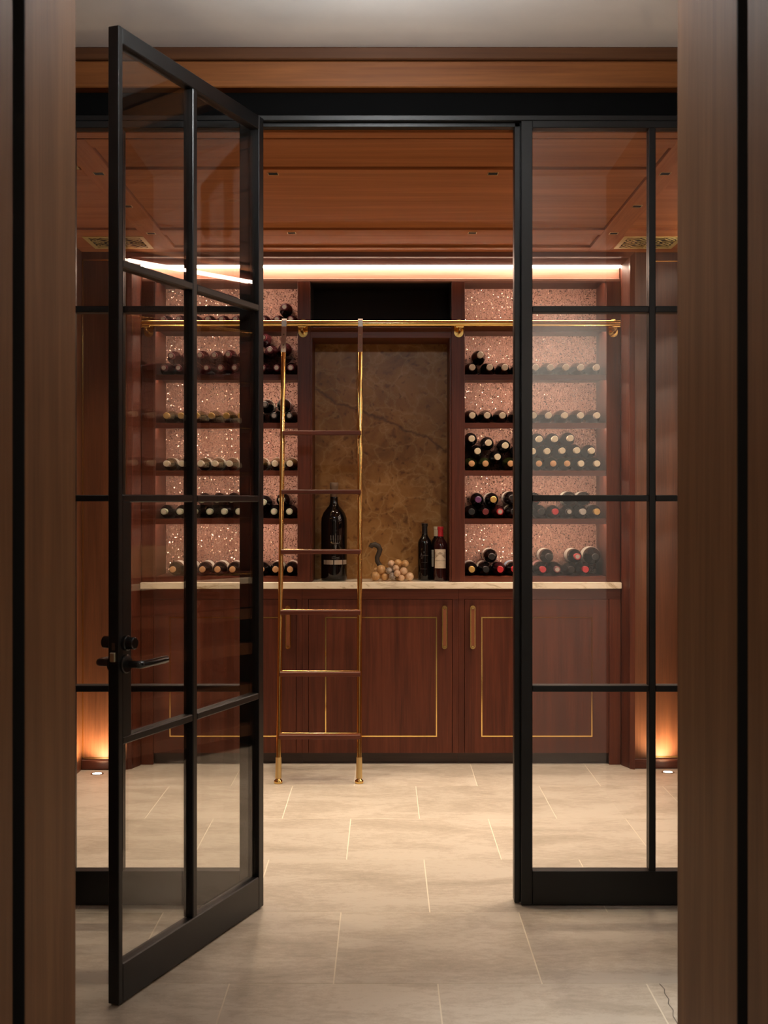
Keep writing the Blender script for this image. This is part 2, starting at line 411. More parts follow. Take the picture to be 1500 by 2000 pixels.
# ------------------------------------------------------------------ wall the camera looks through (pocket-door opening)
wf = thing('wall_front', (0, YF, 0), 'wood-lined wall with a pocket door opening framing the view', 'wall', kind='structure')
def jamb(sign, xf, ys1, ys0):
    xo = xf + sign*0.9
    box('jamb_lining', xf, xf+sign*0.02, ys1+0.003, YF, 0, 2.75, JZ, wf, 0.002)
    box('jamb_lining', xf, xf+sign*0.02, 1.45, ys0, 0, 2.75, JZ, wf, 0.002)
    box('pocket_slot', xf+sign*0.10, xf+sign*0.12, ys0-0.02, ys1+0.02, 0, 2.75, DARK, wf)
    box('shaded_slot_cheek', xf+sign*0.0005, xf+sign*0.10, ys1, ys1+0.003, 0, 2.75, DARK, wf)  # black sheet over the lining end, paints the slot's shade
    box('shaded_slot_cheek', xf+sign*0.02, xf+sign*0.10, ys1+0.003, ys1+0.02, 0, 2.75, DARK, wf)
    box('shaded_slot_cheek', xf+sign*0.02, xf+sign*0.10, ys0-0.02, ys0, 0, 2.75, DARK, wf)
    box('wall_core', xf+sign*0.02, xo, ys1+0.02, YF-0.012, 0, ZH, WALLP, wf)
    box('wall_core', xf+sign*0.02, xo, 1.46, ys0-0.02, 0, ZH, WALLP, wf)
    box('plaster_face', xf+sign*0.02, xo, YF-0.012, YF, 0, ZH, WALLP, wf)
jamb(-1, JX0, 2.222, 2.151)
jamb(1, JX1, 2.150, 2.0895)
box('opening_head', JX0-0.02, JX1+0.02, 1.45, YF, 2.75, ZH, WALLP, wf)

# hall: side walls, plaster ceiling
tag(box('wall_left', HX0-0.15, HX0, YF, 4.10, 0, ZH, PZm), 'wood panelled side wall of the hall beside the open door', 'wall', kind='structure')
tag(box('wall_right', HX1, HX1+0.15, YF, 4.10, 0, ZH, PZm), 'wood panelled side wall of the hall beside the fixed sidelight', 'wall', kind='structure')
tag(box('ceiling', -2.3, 2.3, -2.0, 4.11, ZH, ZH+0.08, PLASTER), 'pale grey plaster ceiling above the glazed partition', 'ceiling', kind='structure')
tag(box('wall_back', -2.3, 2.3, -2.1, -2.0, 0, ZH, WALLP), 'plain plaster wall of the room behind the camera', 'wall', kind='structure')
tag(box('wall_camera_room_left', -2.4, -2.3, -2.0, 1.46, 0, ZH, WALLP), 'plain plaster wall on one side of the camera room', 'wall', kind='structure')
tag(box('wall_camera_room_right', 2.3, 2.4, -2.0, 1.46, 0, ZH, WALLP), 'plain plaster wall on the other side of the camera room', 'wall', kind='structure')
tag(box('wall_front_left', -2.3, JX0-0.9, 1.30, 1.46, 0, ZH, WALLP), 'plaster wall beyond the pocket opening, open door side', 'wall', kind='structure')
tag(box('wall_front_right', JX1+0.9, 2.3, 1.30, 1.46, 0, ZH, WALLP), 'plaster wall beyond the pocket opening, sidelight side', 'wall', kind='structure')
# wooden fascia over the partition
tf = thing('trim_1', (0, 4.1, 2.81), 'orange-brown wooden fascia of two boards above the dark head recess', 'trim', kind='structure')
box('lower_board', HX0, HX1, 4.096, 4.19, 2.812, 2.902, FAS, tf, 0.004)
box('upper_board', HX0, HX1, 4.080, 4.19, 2.902, 2.9448, FAS2, tf, 0.004)
# partition wall returns beyond the glazing
tag(box('wall_partition_left', RX0-0.1, HX0, 4.10, 4.22, 0, ZH, PZm), 'wooden wall return between the hall and the wine room, open door side', 'wall', kind='structure')
tag(box('wall_partition_right', HX1, RX1+0.35, 4.10, 4.22, 0, ZH, PZm), 'wooden wall return between the hall and the wine room, sidelight side', 'wall', kind='structure')
hd = thing('trim_2', (0, 4.16, 2.71), 'shaded recess painted black, with steel rail, above the glass door', 'trim', kind='structure')
box('head_recess', HX0, HX1, 4.15, 4.20, 2.712, 2.812, HEAD, hd, 0.002)
box('head_rail', HX0, HX1, 4.13, 4.175, 2.709, 2.728, BLACK, hd, 0.002)
box('door_stop', -0.455, 0.473, 4.155, 4.19, 2.695, 2.709, BLACK, hd, 0.001)

# ------------------------------------------------------------------ fixed sidelights
def sidelight(name, x_in, x_out, s, label):
    t = thing(name, (x_in, YP, 0), label, 'window', kind='structure')
    y0, y1 = YP, YP+0.045
    gi = x_in + s*0.039                     # glass edge
    m0 = gi + s*0.402; m1 = m0 + s*0.023
    box('inner_stile', x_in, gi, y0, y1, 0.004, 2.709, BLACK, t, 0.002)
    box('jamb', x_in-s*0.021, x_in, y0+0.025, y1+0.03, 0.004, 2.709, BLACK, t, 0.002)
    box('outer_stile', x_out-s*0.03, x_out, y0, y1, 0.004, 2.709, BLACK, t, 0.002)
    box('bottom_rail', gi, x_out-s*0.03, y0, y1, 0.004, 0.121, BLACK, t, 0.002)
    box('top_rail', gi, x_out-s*0.03, y0, y1, 2.684, 2.709, BLACK, t, 0.002)
    box('muntin', m0, m1, y0, y1, 0.121, 2.684, BLACK, t, 0.002)
    zs = [0.121, 0.739, 0.761, 1.396, 1.418, 2.048, 2.070, 2.684]
    for (xa, xb) in ((gi, m0), (m1, x_out-s*0.03)):
        for i in (1, 3, 5):
            box('muntin', xa, xb, y0, y1, zs[i], zs[i+1], BLACK, t, 0.002)
        for i in (0, 2, 4, 6):
            box('pane', xa, xb, y0+0.019, y0+0.026, zs[i], zs[i+1], GLASS, t)
    return t
sidelight('window_1', 0.473, HX1, 1, 'black steel framed fixed sidelight beside the wood jamb, no handle')
sidelight('window_2', -0.459, HX0, -1, 'black steel framed fixed sidelight seen behind the open glass door')

# ------------------------------------------------------------------ open glass door
hx, hy = -0.4137, 4.12
dx, dy = -0.318, -0.815
DW = math.hypot(dx, dy); T = 0.035
dr = thing('door_1', (hx, hy, 0), 'open black steel and glass door with lever handle and wide lock stile', 'door', kind='structure', rz=math.atan2(dy, dx))
zt, zb0 = 2.712, 0.006
gb, gt = 0.115, 2.666
box('hinge_stile', 0, 0.035, -T, 0, zb0, zt, BLACK, dr, 0.002)
box('lock_stile', DW-0.020, DW, -T, 0, zb0, zt, BLACK, dr, 0.002)
box('top_rail', 0.035, DW-0.020, -T, 0, gt, zt, BLACK, dr, 0.002)
box('bottom_rail', 0.035, DW-0.020, -T, 0, zb0, gb, BLACK, dr, 0.003)
box('muntin', 0.448, 0.474, -T, 0, gb, gt, BLACK, dr, 0.003)
zs = [gb, 0.721, 0.743, 1.394, 1.416, 2.046, 2.068, gt]
for (xa, xb) in ((0.035, 0.448), (0.474, DW-0.020)):
    for i in (1, 3, 5): box('muntin', xa, xb, -T, 0, zs[i], zs[i+1], BLACK, dr, 0.003)
    for i in (0, 2, 4, 6):
        xe = DW-0.062 if (i == 2 and xa > 0.4) else xb
        box('pane', xa, xe, -T/2-0.004, -T/2+0.004, zs[i], zs[i+1], GLASSD, dr)
lb = box('lock_box', DW-0.062, DW-0.020, -T, 0, zs[2], zs[3], BLACK, dr, 0.001)
lb['label'] = 'wide black lock stile plate'
LU = DW-0.030
def cyl_y(name, u, z, r, ya, yb, material, parent, seg=28, bev=0.002):
    bm = bmesh.new(); s = 1 if yb > ya else -1
    lathe(bm, [(r, ya), (r, yb-s*bev), (r-bev, yb)], seg, 'y', (u, 0, z))
    return smooth_by_angle(link(name, bm, material, parent))
for s, ya in ((1, 0.0), (-1, -T)):
    lv = bpy.data.objects.new('lever_handle', None); C.objects.link(lv); lv.parent = dr; lv['_local'] = 1; lv.empty_display_size = 0.02
    cyl_y('rosette', LU, 0.945, 0.026, ya, ya+s*0.009, GLOSSBLACK, lv)
    bm = bmesh.new(); tube(bm, [(LU, ya+s*0.008, 0.945), (LU, ya+s*0.042, 0.945), (LU-0.003, ya+s*0.049, 0.945), (LU-0.012, ya+s*0.054, 0.945), (LU-0.125, ya+s*0.056, 0.945)], [0.0105, 0.0105, 0.011, 0.0105, 0.0105], 14)
    lv2 = smooth_by_angle(link('lever', bm, GLOSSBLACK, lv), 50)
    tt = bpy.data.objects.new('thumb_turn', None); C.objects.link(tt); tt.parent = dr; tt['_local'] = 1; tt.empty_display_size = 0.02
    cyl_y('escutcheon', LU, 1.003, 0.021, ya, ya+s*0.012, GLOSSBLACK, tt)
    cyl_y('turn_knob', LU, 1.003, 0.017, ya+s*0.012, ya+s*0.034, GLOSSBLACK, tt)
box('latch_bolt', DW-0.004, DW+0.007, -T*0.5-0.0085, -T*0.5+0.0085, 0.953, 0.979, LATCH, dr, 0.002)
box('strike_mark', DW-0.004, DW+0.0006, -T*0.5-0.005, -T*0.5+0.005, 0.985, 1.005, plain('dark_bronze', (0.06, 0.03, 0.02), 0.5), dr)
for z in (0.25, 1.40, 2.45):
    bm = bmesh.new(); lathe(bm, [(0.008, z-0.05), (0.008, z+0.05)], 14, 'z', (-0.006, -T*0.5, 0)); smooth_by_angle(link('hinge', bm, BLACK, dr))

# ------------------------------------------------------------------ wine room shell
tag(box('wall_wine_room_left', RX0-0.1, RX0, 4.22, YW+0.1, 0, 2.80, PZm), 'wooden side wall of the wine room beside the open door', 'wall', kind='structure')
def flank(name, x0, x1, y, label, inl):
    t = thing(name, ((x0+x1)/2, y, 0), label, 'wall', kind='structure')
    box('panel', x0, x1, y, y+0.12, 0.0, 2.80, PZm, t)
    box('plinth', x0, x1, y-0.010, y, 0.0, 0.052, WX, t, 0.004)
    zA, zB_ = 0.0585, 2.650
    xa, xb = inl
    for (a0, a1, c0, c1) in ((xa, xb, zA, zA+0.005), (xa, xb, zB_-0.005, zB_), (xa, xa+0.005, zA, zB_), (xb-0.005, xb, zA, zB_)):
        box('brass_inlay', a0, a1, y-0.0015, y+0.002, c0, c1, BRASS, t)
    return t
flank('wall_rear_left', RX0, AX0-0.049, 6.225, 'wooden wall panel with brass inlay lit from the floor behind the open door', (RX0+0.004, AX0-0.10))
flank('wall_rear_right', AX1+0.049, RX1+0.35, 6.255, 'wooden wall panel with brass inlay lit from the floor behind the sidelight', (1.372, RX1-0.02))
tag(box('wall_rear', -1.75, 1.75, 6.70, 6.80, 0, 2.80, PZm), 'wooden wall behind the wine bookcases', 'wall', kind='structure')
# casing round the alcove
cs = thing('trim_3', (0, YC, 0), 'stepped wooden casing round the lit bookcase alcove', 'trim', kind='structure')
prof = [(0.0, 6.36), (0.0, 6.325), (0.024, 6.262), (0.027, 6.240), (0.049, 6.225), (0.049, 6.36)]
prof_top = [(0.0, 6.330), (0.0, 6.325), (0.024, 6.262), (0.027, 6.240), (0.049, 6.225), (0.049, 6.330)]
frame_prism('casing', prof, AZ, WZ, cs, 'left'); frame_prism('casing', prof, AZ, WZ, cs, 'right'); frame_prism('casing', prof_top, AZ, WX, cs, 'top')

# coffered wooden ceiling
ce = thing('ceiling', (0, 5.2, ZB), 'coffered wooden ceiling of the wine room with crossing beams', 'ceiling', kind='structure')
ZPn = ZB + 0.012
box('slab', RX0-0.1, RX1+0.35, 4.20, 6.75, 2.74, 2.80, DARK, ce)
bl0, bl1, br0, br1 = -1.180, -1.071, 1.055, 1.165
pan_y = [(4.393, 4.676), (4.784, 5.724), (5.832, 6.121)]
for i, (ya, yb) in enumerate(pan_y):
    box('panel', bl1+0.004, br0-0.004, ya, yb, ZPn, ZPn+0.02, CX, ce)
    if i < 2:
        box('panel', -1.478, bl0-0.004, ya, yb, ZPn, ZPn+0.02, CX, ce); box('panel', br1+0.004, 1.47, ya, yb, ZPn, ZPn+0.02, CX, ce)
for (xa, xb) in ((bl0, bl1), (br0, br1)):
    box('beam', xa, xb, 4.285, 6.24, ZB, ZPn+0.03, CY, ce, 0.0015)
for (ya, yb) in ((4.680, 4.780), (5.728, 5.828)):
    box('beam', bl1, br0, ya, yb, ZB+0.0005, ZPn+0.03, CX, ce, 0.0015)
for (xa, xb) in ((RX0, bl0), (br1, RX1)):
    box('beam', xa, xb, 4.680, 4.780, ZB+0.0005, ZPn+0.03, CX, ce, 0.0015)
    box('beam', xa, xb, 5.728, 6.24, ZB+0.0005, ZPn+0.03, CX, ce, 0.0015)
    box('beam', xa, xb, 4.285, 4.389, ZB+0.0005, ZPn+0.03, CX, ce, 0.0015)
box('beam', RX0, -1.482, 4.785, 5.724, ZB+0.001, ZPn+0.03, CY, ce, 0.0015); box('beam', 1.474, RX1, 4.785, 5.724, ZB+0.001, ZPn+0.03, CY, ce, 0.0015)
box('beam', RX0, -1.482, 4.393, 4.676, ZB+0.001, ZPn+0.03, CY, ce, 0.0015); box('beam', 1.474, RX1, 4.393, 4.676, ZB+0.001, ZPn+0.03, CY, ce, 0.0015)
box('beam', bl1, br0, 4.285, 4.389, ZB+0.0005, ZPn+0.03, CX, ce, 0.0015)
box('beam', bl1, br0, 6.125, 6.24, ZB+0.0005, ZPn+0.03, CX, ce, 0.0015)
box('border_board', RX0, RX1, 4.208, 4.274, ZB+0.001, ZPn+0.03, CX, ce, 0.0015)
box('border_board', RX0, RX1, 4.196, 4.200, ZB+0.004, 2.74, CX, ce)
box('border_board', AX0-0.05, AX1+0.05, 6.24, 6.72, ZB+0.02, 2.74, CX, ce)

# ------------------------------------------------------------------ recessed downlights
dl = [(-0.438, 4.73), (0.430, 4.73), (-0.4457, 5.778), (0.426, 5.778),
      (-1.1255, 4.73), (-1.1255, 5.255), (-1.1255, 5.79), (1.110, 4.73), (1.110, 5.255), (1.110, 5.79)]
def downname(x, y):
    where = 'beam nearest the partition' if y < 5 else ('beam nearest the bookcase' if y > 5.5 else 'middle of a beam')
    if abs(x) < 0.6: side = 'open door half' if x < 0 else 'sidelight half'
    else: side = 'door side beam' if x < 0 else 'sidelight side beam'
    row = 'at the partition end' if y < 5 else ('at the bookcase end' if y > 5.5 else 'midway')
    cross = 'first cross beam from the partition' if y < 5 else 'second cross beam from the partition'
    if abs(x) < 0.6: return 'small dark square downlight in the %s, %s' % (cross, side)
    return 'small dark square downlight %s of the %s' % (row, side)
for (x, y) in dl:
    t = thing('downlight', (x, y, ZB), downname(x, y), 'downlight', 'square ceiling downlights')
    h = 0.018
    bm = bmesh.new()
    for (a0, a1, c0, c1) in ((-h-0.003, h+0.003, -h-0.003, -h), (-h-0.003, h+0.003, h, h+0.003), (-h-0.003, -h, -h, h), (h, h+0.003, -h, h)):
        addbox(bm, x+a0, x+a1, y+c0, y+c1, ZB-0.002, ZB+0.0005)
    link('trim_ring', bm, BRASSM, t)
    box('baffle', x-h, x+h, y-h, y+h, ZB-0.0008, ZB+0.0005, DARK, t)
    spot('downlight_beam', (x, y, ZB-0.012), P_DOWN, WARM, 86, 1.0, 0.02, parent=t)

# ------------------------------------------------------------------ brass ceiling grilles
def grille(x0, x1, y0, y1, label):
    t = thing('ceiling_grille', ((x0+x1)/2, (y0+y1)/2, ZB), label, 'grille', 'brass ceiling grilles')
    fw = 0.022; z0, z1 = ZB-0.004, ZB+0.0004
    for (a0, a1, c0, c1) in ((x0, x1, y0, y0+fw), (x0, x1, y1-fw, y1), (x0, x0+fw, y0+fw, y1-fw), (x1-fw, x1, y0+fw, y1-fw)):
        box('frame', a0, a1, c0, c1, z0, z1, GRILLE, t, 0.001)
    box('duct', x0+fw, x1-fw, y0+fw, y1-fw, ZB-0.0008, ZB+0.0004, DARK, t)
    xa, xb, ya, yb = x0+fw, x1-fw, y0+fw, y1-fw
    bx = box('centre_bar', (x0+x1)/2-0.003, (x0+x1)/2+0.003, ya, yb, z0, z0+0.003, GRILLE, t)
    # basket weave: cells of parallel bars, turned by turns +45 and -45 degrees
    cell = 0.060; nx = int(round((xb-xa)/cell)); ny = int(round((yb-ya)/cell))
    cw, ch = (xb-xa)/nx, (yb-ya)/ny
    for i in range(nx):
        for j in range(ny):
            s = 1 if (i+j) % 2 else -1
            cx, cy = xa+(i+0.5)*cw, ya+(j+0.5)*ch
            bm = bmesh.new()
            for k in (-1, 0, 1):
                ox, oy = -s*k*0.0150, k*0.0150
                L = 0.032 if k == 0 else 0.026
                p0 = Vector((cx+ox-L*0.72, cy+oy-s*L*0.72, 0)); p1 = Vector((cx+ox+L*0.72, cy+oy+s*L*0.72, 0))
                for p in (p0, p1):
                    p.x = min(max(p.x, xa), xb); p.y = min(max(p.y, ya), yb)
                d = (p1-p0); 
                if d.length < 0.004: continue
                nn = Vector((-d.y, d.x, 0)).normalized()*0.0026
                lo = [bm.verts.new((q.x, q.y, z0+0.0005)) for q in (p0-nn, p1-nn, p1+nn, p0+nn)]
                hi = [bm.verts.new((q.x, q.y, z0+0.0032)) for q in (p0-nn, p1-nn, p1+nn, p0+nn)]
                bm.faces.new(list(reversed(lo))); bm.faces.new(hi)
                for q in range(4): bm.faces.new((lo[q], lo[(q+1) % 4], hi[(q+1) % 4], hi[q]))
            link('lattice', bm, GRILLE, t)
grille(-1.478, -1.178, 5.86, 6.13, 'brass basket-weave ceiling grille over the panelled corner behind the open door')
grille(1.175, 1.470, 5.86, 6.13, 'brass basket-weave ceiling grille behind the fixed sidelight')
grille(-1.478, -1.184, 4.42, 4.66, 'brass ceiling grille close to the partition, mostly hidden by the wood jamb')

# ------------------------------------------------------------------ floor uplights
def uplight(x, y, label, power, target, col=(1.0, 0.70, 0.40), ang=140):
    t = thing('floor_uplight', (x, y, 0), label, 'uplight', 'recessed floor uplights')
    bm = bmesh.new(); lathe(bm, [(0.024, 0.0), (0.033, 0.0), (0.032, 0.0025), (0.024, 0.0025)], 28, 'z', (x, y, 0), False, False); smooth_by_angle(link('bezel', bm, STEEL, t))
    bm = bmesh.new(); lathe(bm, [(0.0235, 0.0), (0.0235, 0.002)], 28, 'z', (x, y, 0)); link('lens', bm, E_UP, t)
    spot('uplight_beam', (x, y, 0.012), power, col, ang, 0.8, 0.02, target=target, parent=t)
uplight(-1.468, 6.130, 'small round floor uplight glowing below the wooden panel near the open door', P_UP, (-1.468, 6.20, 1.2))
uplight(1.461, 6.205-0.04, 'small round floor uplight glowing below the wooden panel behind the sidelight', P_UP, (1.461, 6.235, 1.2))
# added fill lamps of the hall and camera room
def added_ceiling_lamp(x, y, r, label, power, col):
    t = thing('added_ceiling_lamp', (x, y, ZH), label, 'lamp', 'added round fill lamps')
    bm = bmesh.new(); lathe(bm, [(r+0.012, ZH-0.0005), (r+0.012, ZH-0.02), (r, ZH-0.02), (r, ZH-0.0005)], 32, 'z', (x, y, 0), False, False); smooth_by_angle(link('rim', bm, BLACK, t))
    bm = bmesh.new(); lathe(bm, [(r, ZH-0.012), (r, ZH-0.004)], 32, 'z', (x, y, 0)); link('diffuser', bm, E_LAMP, t)
    l = bpy.data.lights.new('fill_light', 'AREA'); l.shape = 'DISK'; l.size = r*1.9; l.energy = power; l.color = col
    o = bpy.data.objects.new('fill_light', l); C.objects.link(o); o.parent = t; o.location = (0, 0, -0.024)
t = thing('added_hall_globe', (0, 3.05, ZH), 'added fill globe in a brass bowl, out of view under the hall ceiling', 'lamp')
bm = bmesh.new(); lathe(bm, [(0.05, ZH-0.012), (0.05, ZH-0.0005)], 28, 'z', (0, 3.05, 0)); smooth_by_angle(link('ceiling_rose', bm, BRASSM, t))
bm = bmesh.new(); lathe(bm, [(0.008, ZH-0.10), (0.008, ZH-0.010)], 14, 'z', (0, 3.05, 0)); smooth_by_angle(link('lamp_stem', bm, BRASSM, t))
bm = bmesh.new(); bmesh.ops.create_uvsphere(bm, u_segments=28, v_segments=16, radius=0.075)
for v_ in bm.verts: v_.co += Vector((0, 3.05, ZH-0.165))
link('globe', bm, E_OPAL, t, True)
bm = bmesh.new(); lathe(bm, [(0.002, -0.082), (0.03, -0.077), (0.058, -0.058), (0.077, -0.030), (0.082, 0.0), (0.0835, 0.0), (0.0785, -0.031), (0.059, -0.060), (0.031, -0.079), (0.002, -0.084)], 32, 'z', (0, 3.05, ZH-0.165), False, False)
smooth_by_angle(link('shade_bowl', bm, BRASSM, t))  # added so the globe lights the ceiling rather than the floor
t = thing('added_wash', (0.85, 3.35, ZH), 'added fill spot in the hall ceiling aimed at the plaster beside the opening', 'downlight')
box('trim_plate', 0.82, 0.88, 3.32, 3.38, ZH-0.003, ZH-0.0002, BLACK, t)
spot('added_wash_beam', (0.85, 3.35, ZH-0.012), P_WASH, (1.0, 0.93, 0.84), 62, 0.7, 0.0, target=(0.87, 2.59, 1.15), parent=t)  # added to strengthen the plaster's reflection in the sidelight
added_ceiling_lamp(0.0, 0.2, 0.16, 'added round fill lamp, unseen, in the room behind the camera', P_CAMROOM, (1.0, 0.88, 0.72))

# ------------------------------------------------------------------ built-in joinery
SH = {'top': 2.325, 'A': 2.067, 'B': 1.811, 'C': 1.558, 'D': 1.302, 'E': 0.994}     # shelf top heights
CT = 0.966                                                                      # counter top
# countertop
tag(box('countertop', AX0+0.002, AX1-0.002, 6.312, YB+0.03, CT-0.033, CT, MARBLE, None, 0.002), 'cream marble countertop with tan veins running the length of the alcove', 'countertop')
# base cabinets, one per door
CX_ = -0.016
def base_cabinet(x0, x1, d0, d1, i0, i1, hpx, label):
    t = thing('base_cabinet', ((x0+x1)/2, YC, 0), label, 'cabinet', 'mahogany base cabinets under the counter')
    z0, z1 = 0.062, CT-0.034
    zd0, zd1 = 0.062, PZ(1171, YC)
    box('carcass', x0, x1, YC+0.024, YB, z0, z1, WZ, t)
    box('toe_kick', x0, x1, YC+0.045, YC+0.065, 0, z0, wood_dk, t)
    box('top_rail', x0, x1, YC, YC+0.024, zd1+0.002, z1, WX, t, 0.001)
    if d0-x0 > 0.004: box('stile', x0, d0-0.0022, YC, YC+0.024, 0.0 if x0 < -1.2 else z0, zd1+0.002, WZ, t, 0.001)
    if x1-d1 > 0.004: box('stile', d1+0.0022, x1, YC, YC+0.024, 0.0 if x1 > 1.2 else z0, zd1+0.002, WZ, t, 0.001)
    d = box('door', d0, d1, YC, YC+0.022, zd0, zd1, WZ, t, 0.001)
    za, zb_ = PZ(1439, YC), PZ(1205, YC)
    for (a0, a1, c0, c1) in ((i0, i1, za, za+0.006), (i0, i1, zb_-0.006, zb_), (i0, i0+0.006, za+0.006, zb_-0.006), (i1-0.006, i1, za+0.006, zb_-0.006)):
        box('brass_inlay', a0, a1, YC-0.0014, YC+0.002, c0, c1, BRASS, d)
    # handle: brass stadium plate with a leather grip and two screws
    hx_ = PX(hpx, YC); h0, h1 = PZ(1267, YC), PZ(1182, YC)
    def stadium(name, r, y0, y1, zz0, zz1, mt):
        bm = bmesh.new(); pts = []
        for k in range(13): a = PI*k/12; pts.append((hx_+r*math.cos(a), zz1-r+r*math.sin(a)))
        for k in range(13): a = PI+PI*k/12; pts.append((hx_+r*math.cos(a), zz0+r+r*math.sin(a)))
        a_ = [bm.verts.new((p[0], y0, p[1])) for p in pts]; b_ = [bm.verts.new((p[0], y1, p[1])) for p in pts]
        n_ = len(pts)
        for k in range(n_): bm.faces.new((a_[k], a_[(k+1) % n_], b_[(k+1) % n_], b_[k]))
        bm.faces.new(a_); bm.faces.new(list(reversed(b_)))
        bmesh.ops.recalc_face_normals(bm, faces=bm.faces[:])
        return link(name, bm, mt, d)
    stadium('handle_plate', 0.0135, YC-0.022, YC-0.012, h0, h1, BRASS)
    stadium('leather_grip', 0.0088, YC-0.026, YC-0.021, h0+0.006, h1-0.006, LEATHER)
    for z in (h0+0.0135, h1-0.0135):
        bm = bmesh.new(); lathe(bm, [(0.006, YC-0.029), (0.006, YC-0.025)], 12, 'y', (hx_, 0, z)); smooth_by_angle(link('screw', bm, BRASS, d))
        bm = bmesh.new(); lathe(bm, [(0.006, YC-0.013), (0.006, YC)], 12, 'y', (hx_, 0, z)); smooth_by_angle(link('handle_post', bm, BRASS, d))
    return t
wood_dk = wood('toe_wood', (0.022, 0.008, 0.005), (0.05, 0.018, 0.010), 'x')
q = lambda px: PX(px, YC)
base_cabinet(AX0+0.002, q(590), q(300), q(578), q(331), q(548), 563, 'mahogany base cabinet with brass inlay seen through the open glass door')
base_cabinet(q(590)+0.0005, q(895.5), q(603), q(883), q(635), q(853.5), 868, 'mahogany base cabinet with brass inlay directly below the stone niche')
base_cabinet(q(895.5)+0.0005, AX1-0.002, q(908), q(1189), q(940), q(1157), 923, 'mahogany base cabinet with brass inlay partly behind the fixed sidelight')

# frieze with LED cove
YU = 6.352
tr4 = thing('trim_4', (CX_, YU, 2.56), 'wooden frieze board under the light strip over the bookcases', 'trim', kind='structure')
box('frieze_board', AX0+0.001, AX1-0.001, YU+0.03, YU+0.05, 2.575, AZ+0.03, FRW, tr4, 0.001)
box('frieze_ledge', AX0+0.001, AX1-0.001, YU, YU+0.05, 2.560, 2.575, FRW, tr4, 0.001)
tag(box('led_strip', AX0+0.003, AX1-0.003, 6.3305, YU+0.0295, 2.636, 2.645, E_LED), 'bright warm white light strip along the top of the alcove', 'light strip')

# the two bookcases
def shelf_board(name, x0, x1, z, parent, solid):
    bm = bmesh.new()
    pts = [(YU+0.008, z), (YU+0.008, z-0.028), (YB-0.0005, z-0.028), (YB-0.0005, z)] if solid else \
          [(YU+0.008, z), (YU+0.008, z-0.029), (YU+0.022, z-0.029), (YU+0.022, z-0.014), (YB-0.0005, z-0.014), (YB-0.0005, z)]
    a = [bm.verts.new((x0, *p)) for p in pts]; b_ = [bm.verts.new((x1, *p)) for p in pts]
    n_ = len(pts)
    for i in range(n_): bm.faces.new((a[i], a[(i+1) % n_], b_[(i+1) % n_], b_[i]))
    bm.faces.new(list(reversed(a))); bm.faces.new(b_)
    bmesh.ops.recalc_face_normals(bm, faces=bm.faces[:])
    return link(name, bm, WX, parent)
def bookcase(x0, x1, p0, p1, label):
    """x0..x1 inside; p0..p1 outside of the two stiles"""
    t = thing('bookcase', ((x0+x1)/2, YU, CT), label, 'bookcase', 'lit wine bookcases')
    box('stile', p0, x0, YU, YU+0.03, CT+0.0005, 2.5595, WZ, t, 0.0015)
    box('stile', x1, p1, YU, YU+0.03, CT+0.0005, 2.5595, WZ, t, 0.0015)
    box('side_panel', x0-0.018, x0, YU+0.03, YB, CT+0.0005, 2.574, WZ, t)
    box('side_panel', x1, x1+0.018, YU+0.03, YB, CT+0.0005, 2.574, WZ, t)
    box('back_panel', x0-0.018, x1+0.018, YB, YB+0.015, CT+0.0005, 2.574, MICA, t)
    box('top_panel', x0-0.018, x1+0.018, YU+0.0505, YB, 2.574, 2.59, WX, t)
    box('led_strip', x0+0.01, x1-0.01, YU+0.052, YU+0.062, 2.5665, 2.5735, E_LEDS, t)
    for k, z in SH.items():
        s = shelf_board('shelf', x0+0.0005, x1-0.0005, z, t, k == 'E')
        if k != 'E':
            box('led_strip', x0+0.012, x1-0.012, YU+0.040, YU+0.052, z-0.0215, z-0.0145, E_LEDS, s)
    return t
LX0, LX1 = PX(303.5, YU), PX(581, YU)
RXa, RXb = PX(908, YU), PX(1184.5, YU)
bookcase(LX0, LX1, AX0+0.002, PX(606, YU)-0.0005, 'lit bookcase of wine bottles seen through the open glass door')
bookcase(RXa, RXb, PX(882, YU)+0.0005, AX1-0.002, 'lit bookcase of wine bottles partly behind the fixed sidelight')
# central niche
NX0, NX1 = PX(606, YU), PX(882, YU)
nb = thing('display_niche', ((NX0+NX1)/2, YU, CT), 'central niche with a brown veined stone slab and a dark open box above', 'niche')
YN = 6.62
box('stone_slab', NX0+0.001, NX1-0.001, YN, YN+0.02, CT+0.0005, 2.262, ONYX, nb)
box('inner_side', NX0, NX0+0.010, YU+0.01, YN, CT+0.0005, 2.30, WZ, nb)
box('inner_side', NX1-0.010, NX1, YU+0.01, YN, CT+0.0005, 2.30, WZ, nb)
box('lintel', NX0, NX1, YU+0.008, YN+0.02, 2.262, 2.318, WX, nb, 0.001)
box('box_back', NX0, NX1, YN, YN+0.02, 2.318, 2.5595, DARK, nb)
box('box_side', NX0, NX0+0.004, YU+0.03, YN, 2.318, 2.5595, DARK, nb)
box('box_side', NX1-0.004, NX1, YU+0.03, YN, 2.318, 2.5595, DARK, nb)
box('box_top', NX0, NX1, YU+0.0505, YN, 2.5597, 2.575, DARK, nb)

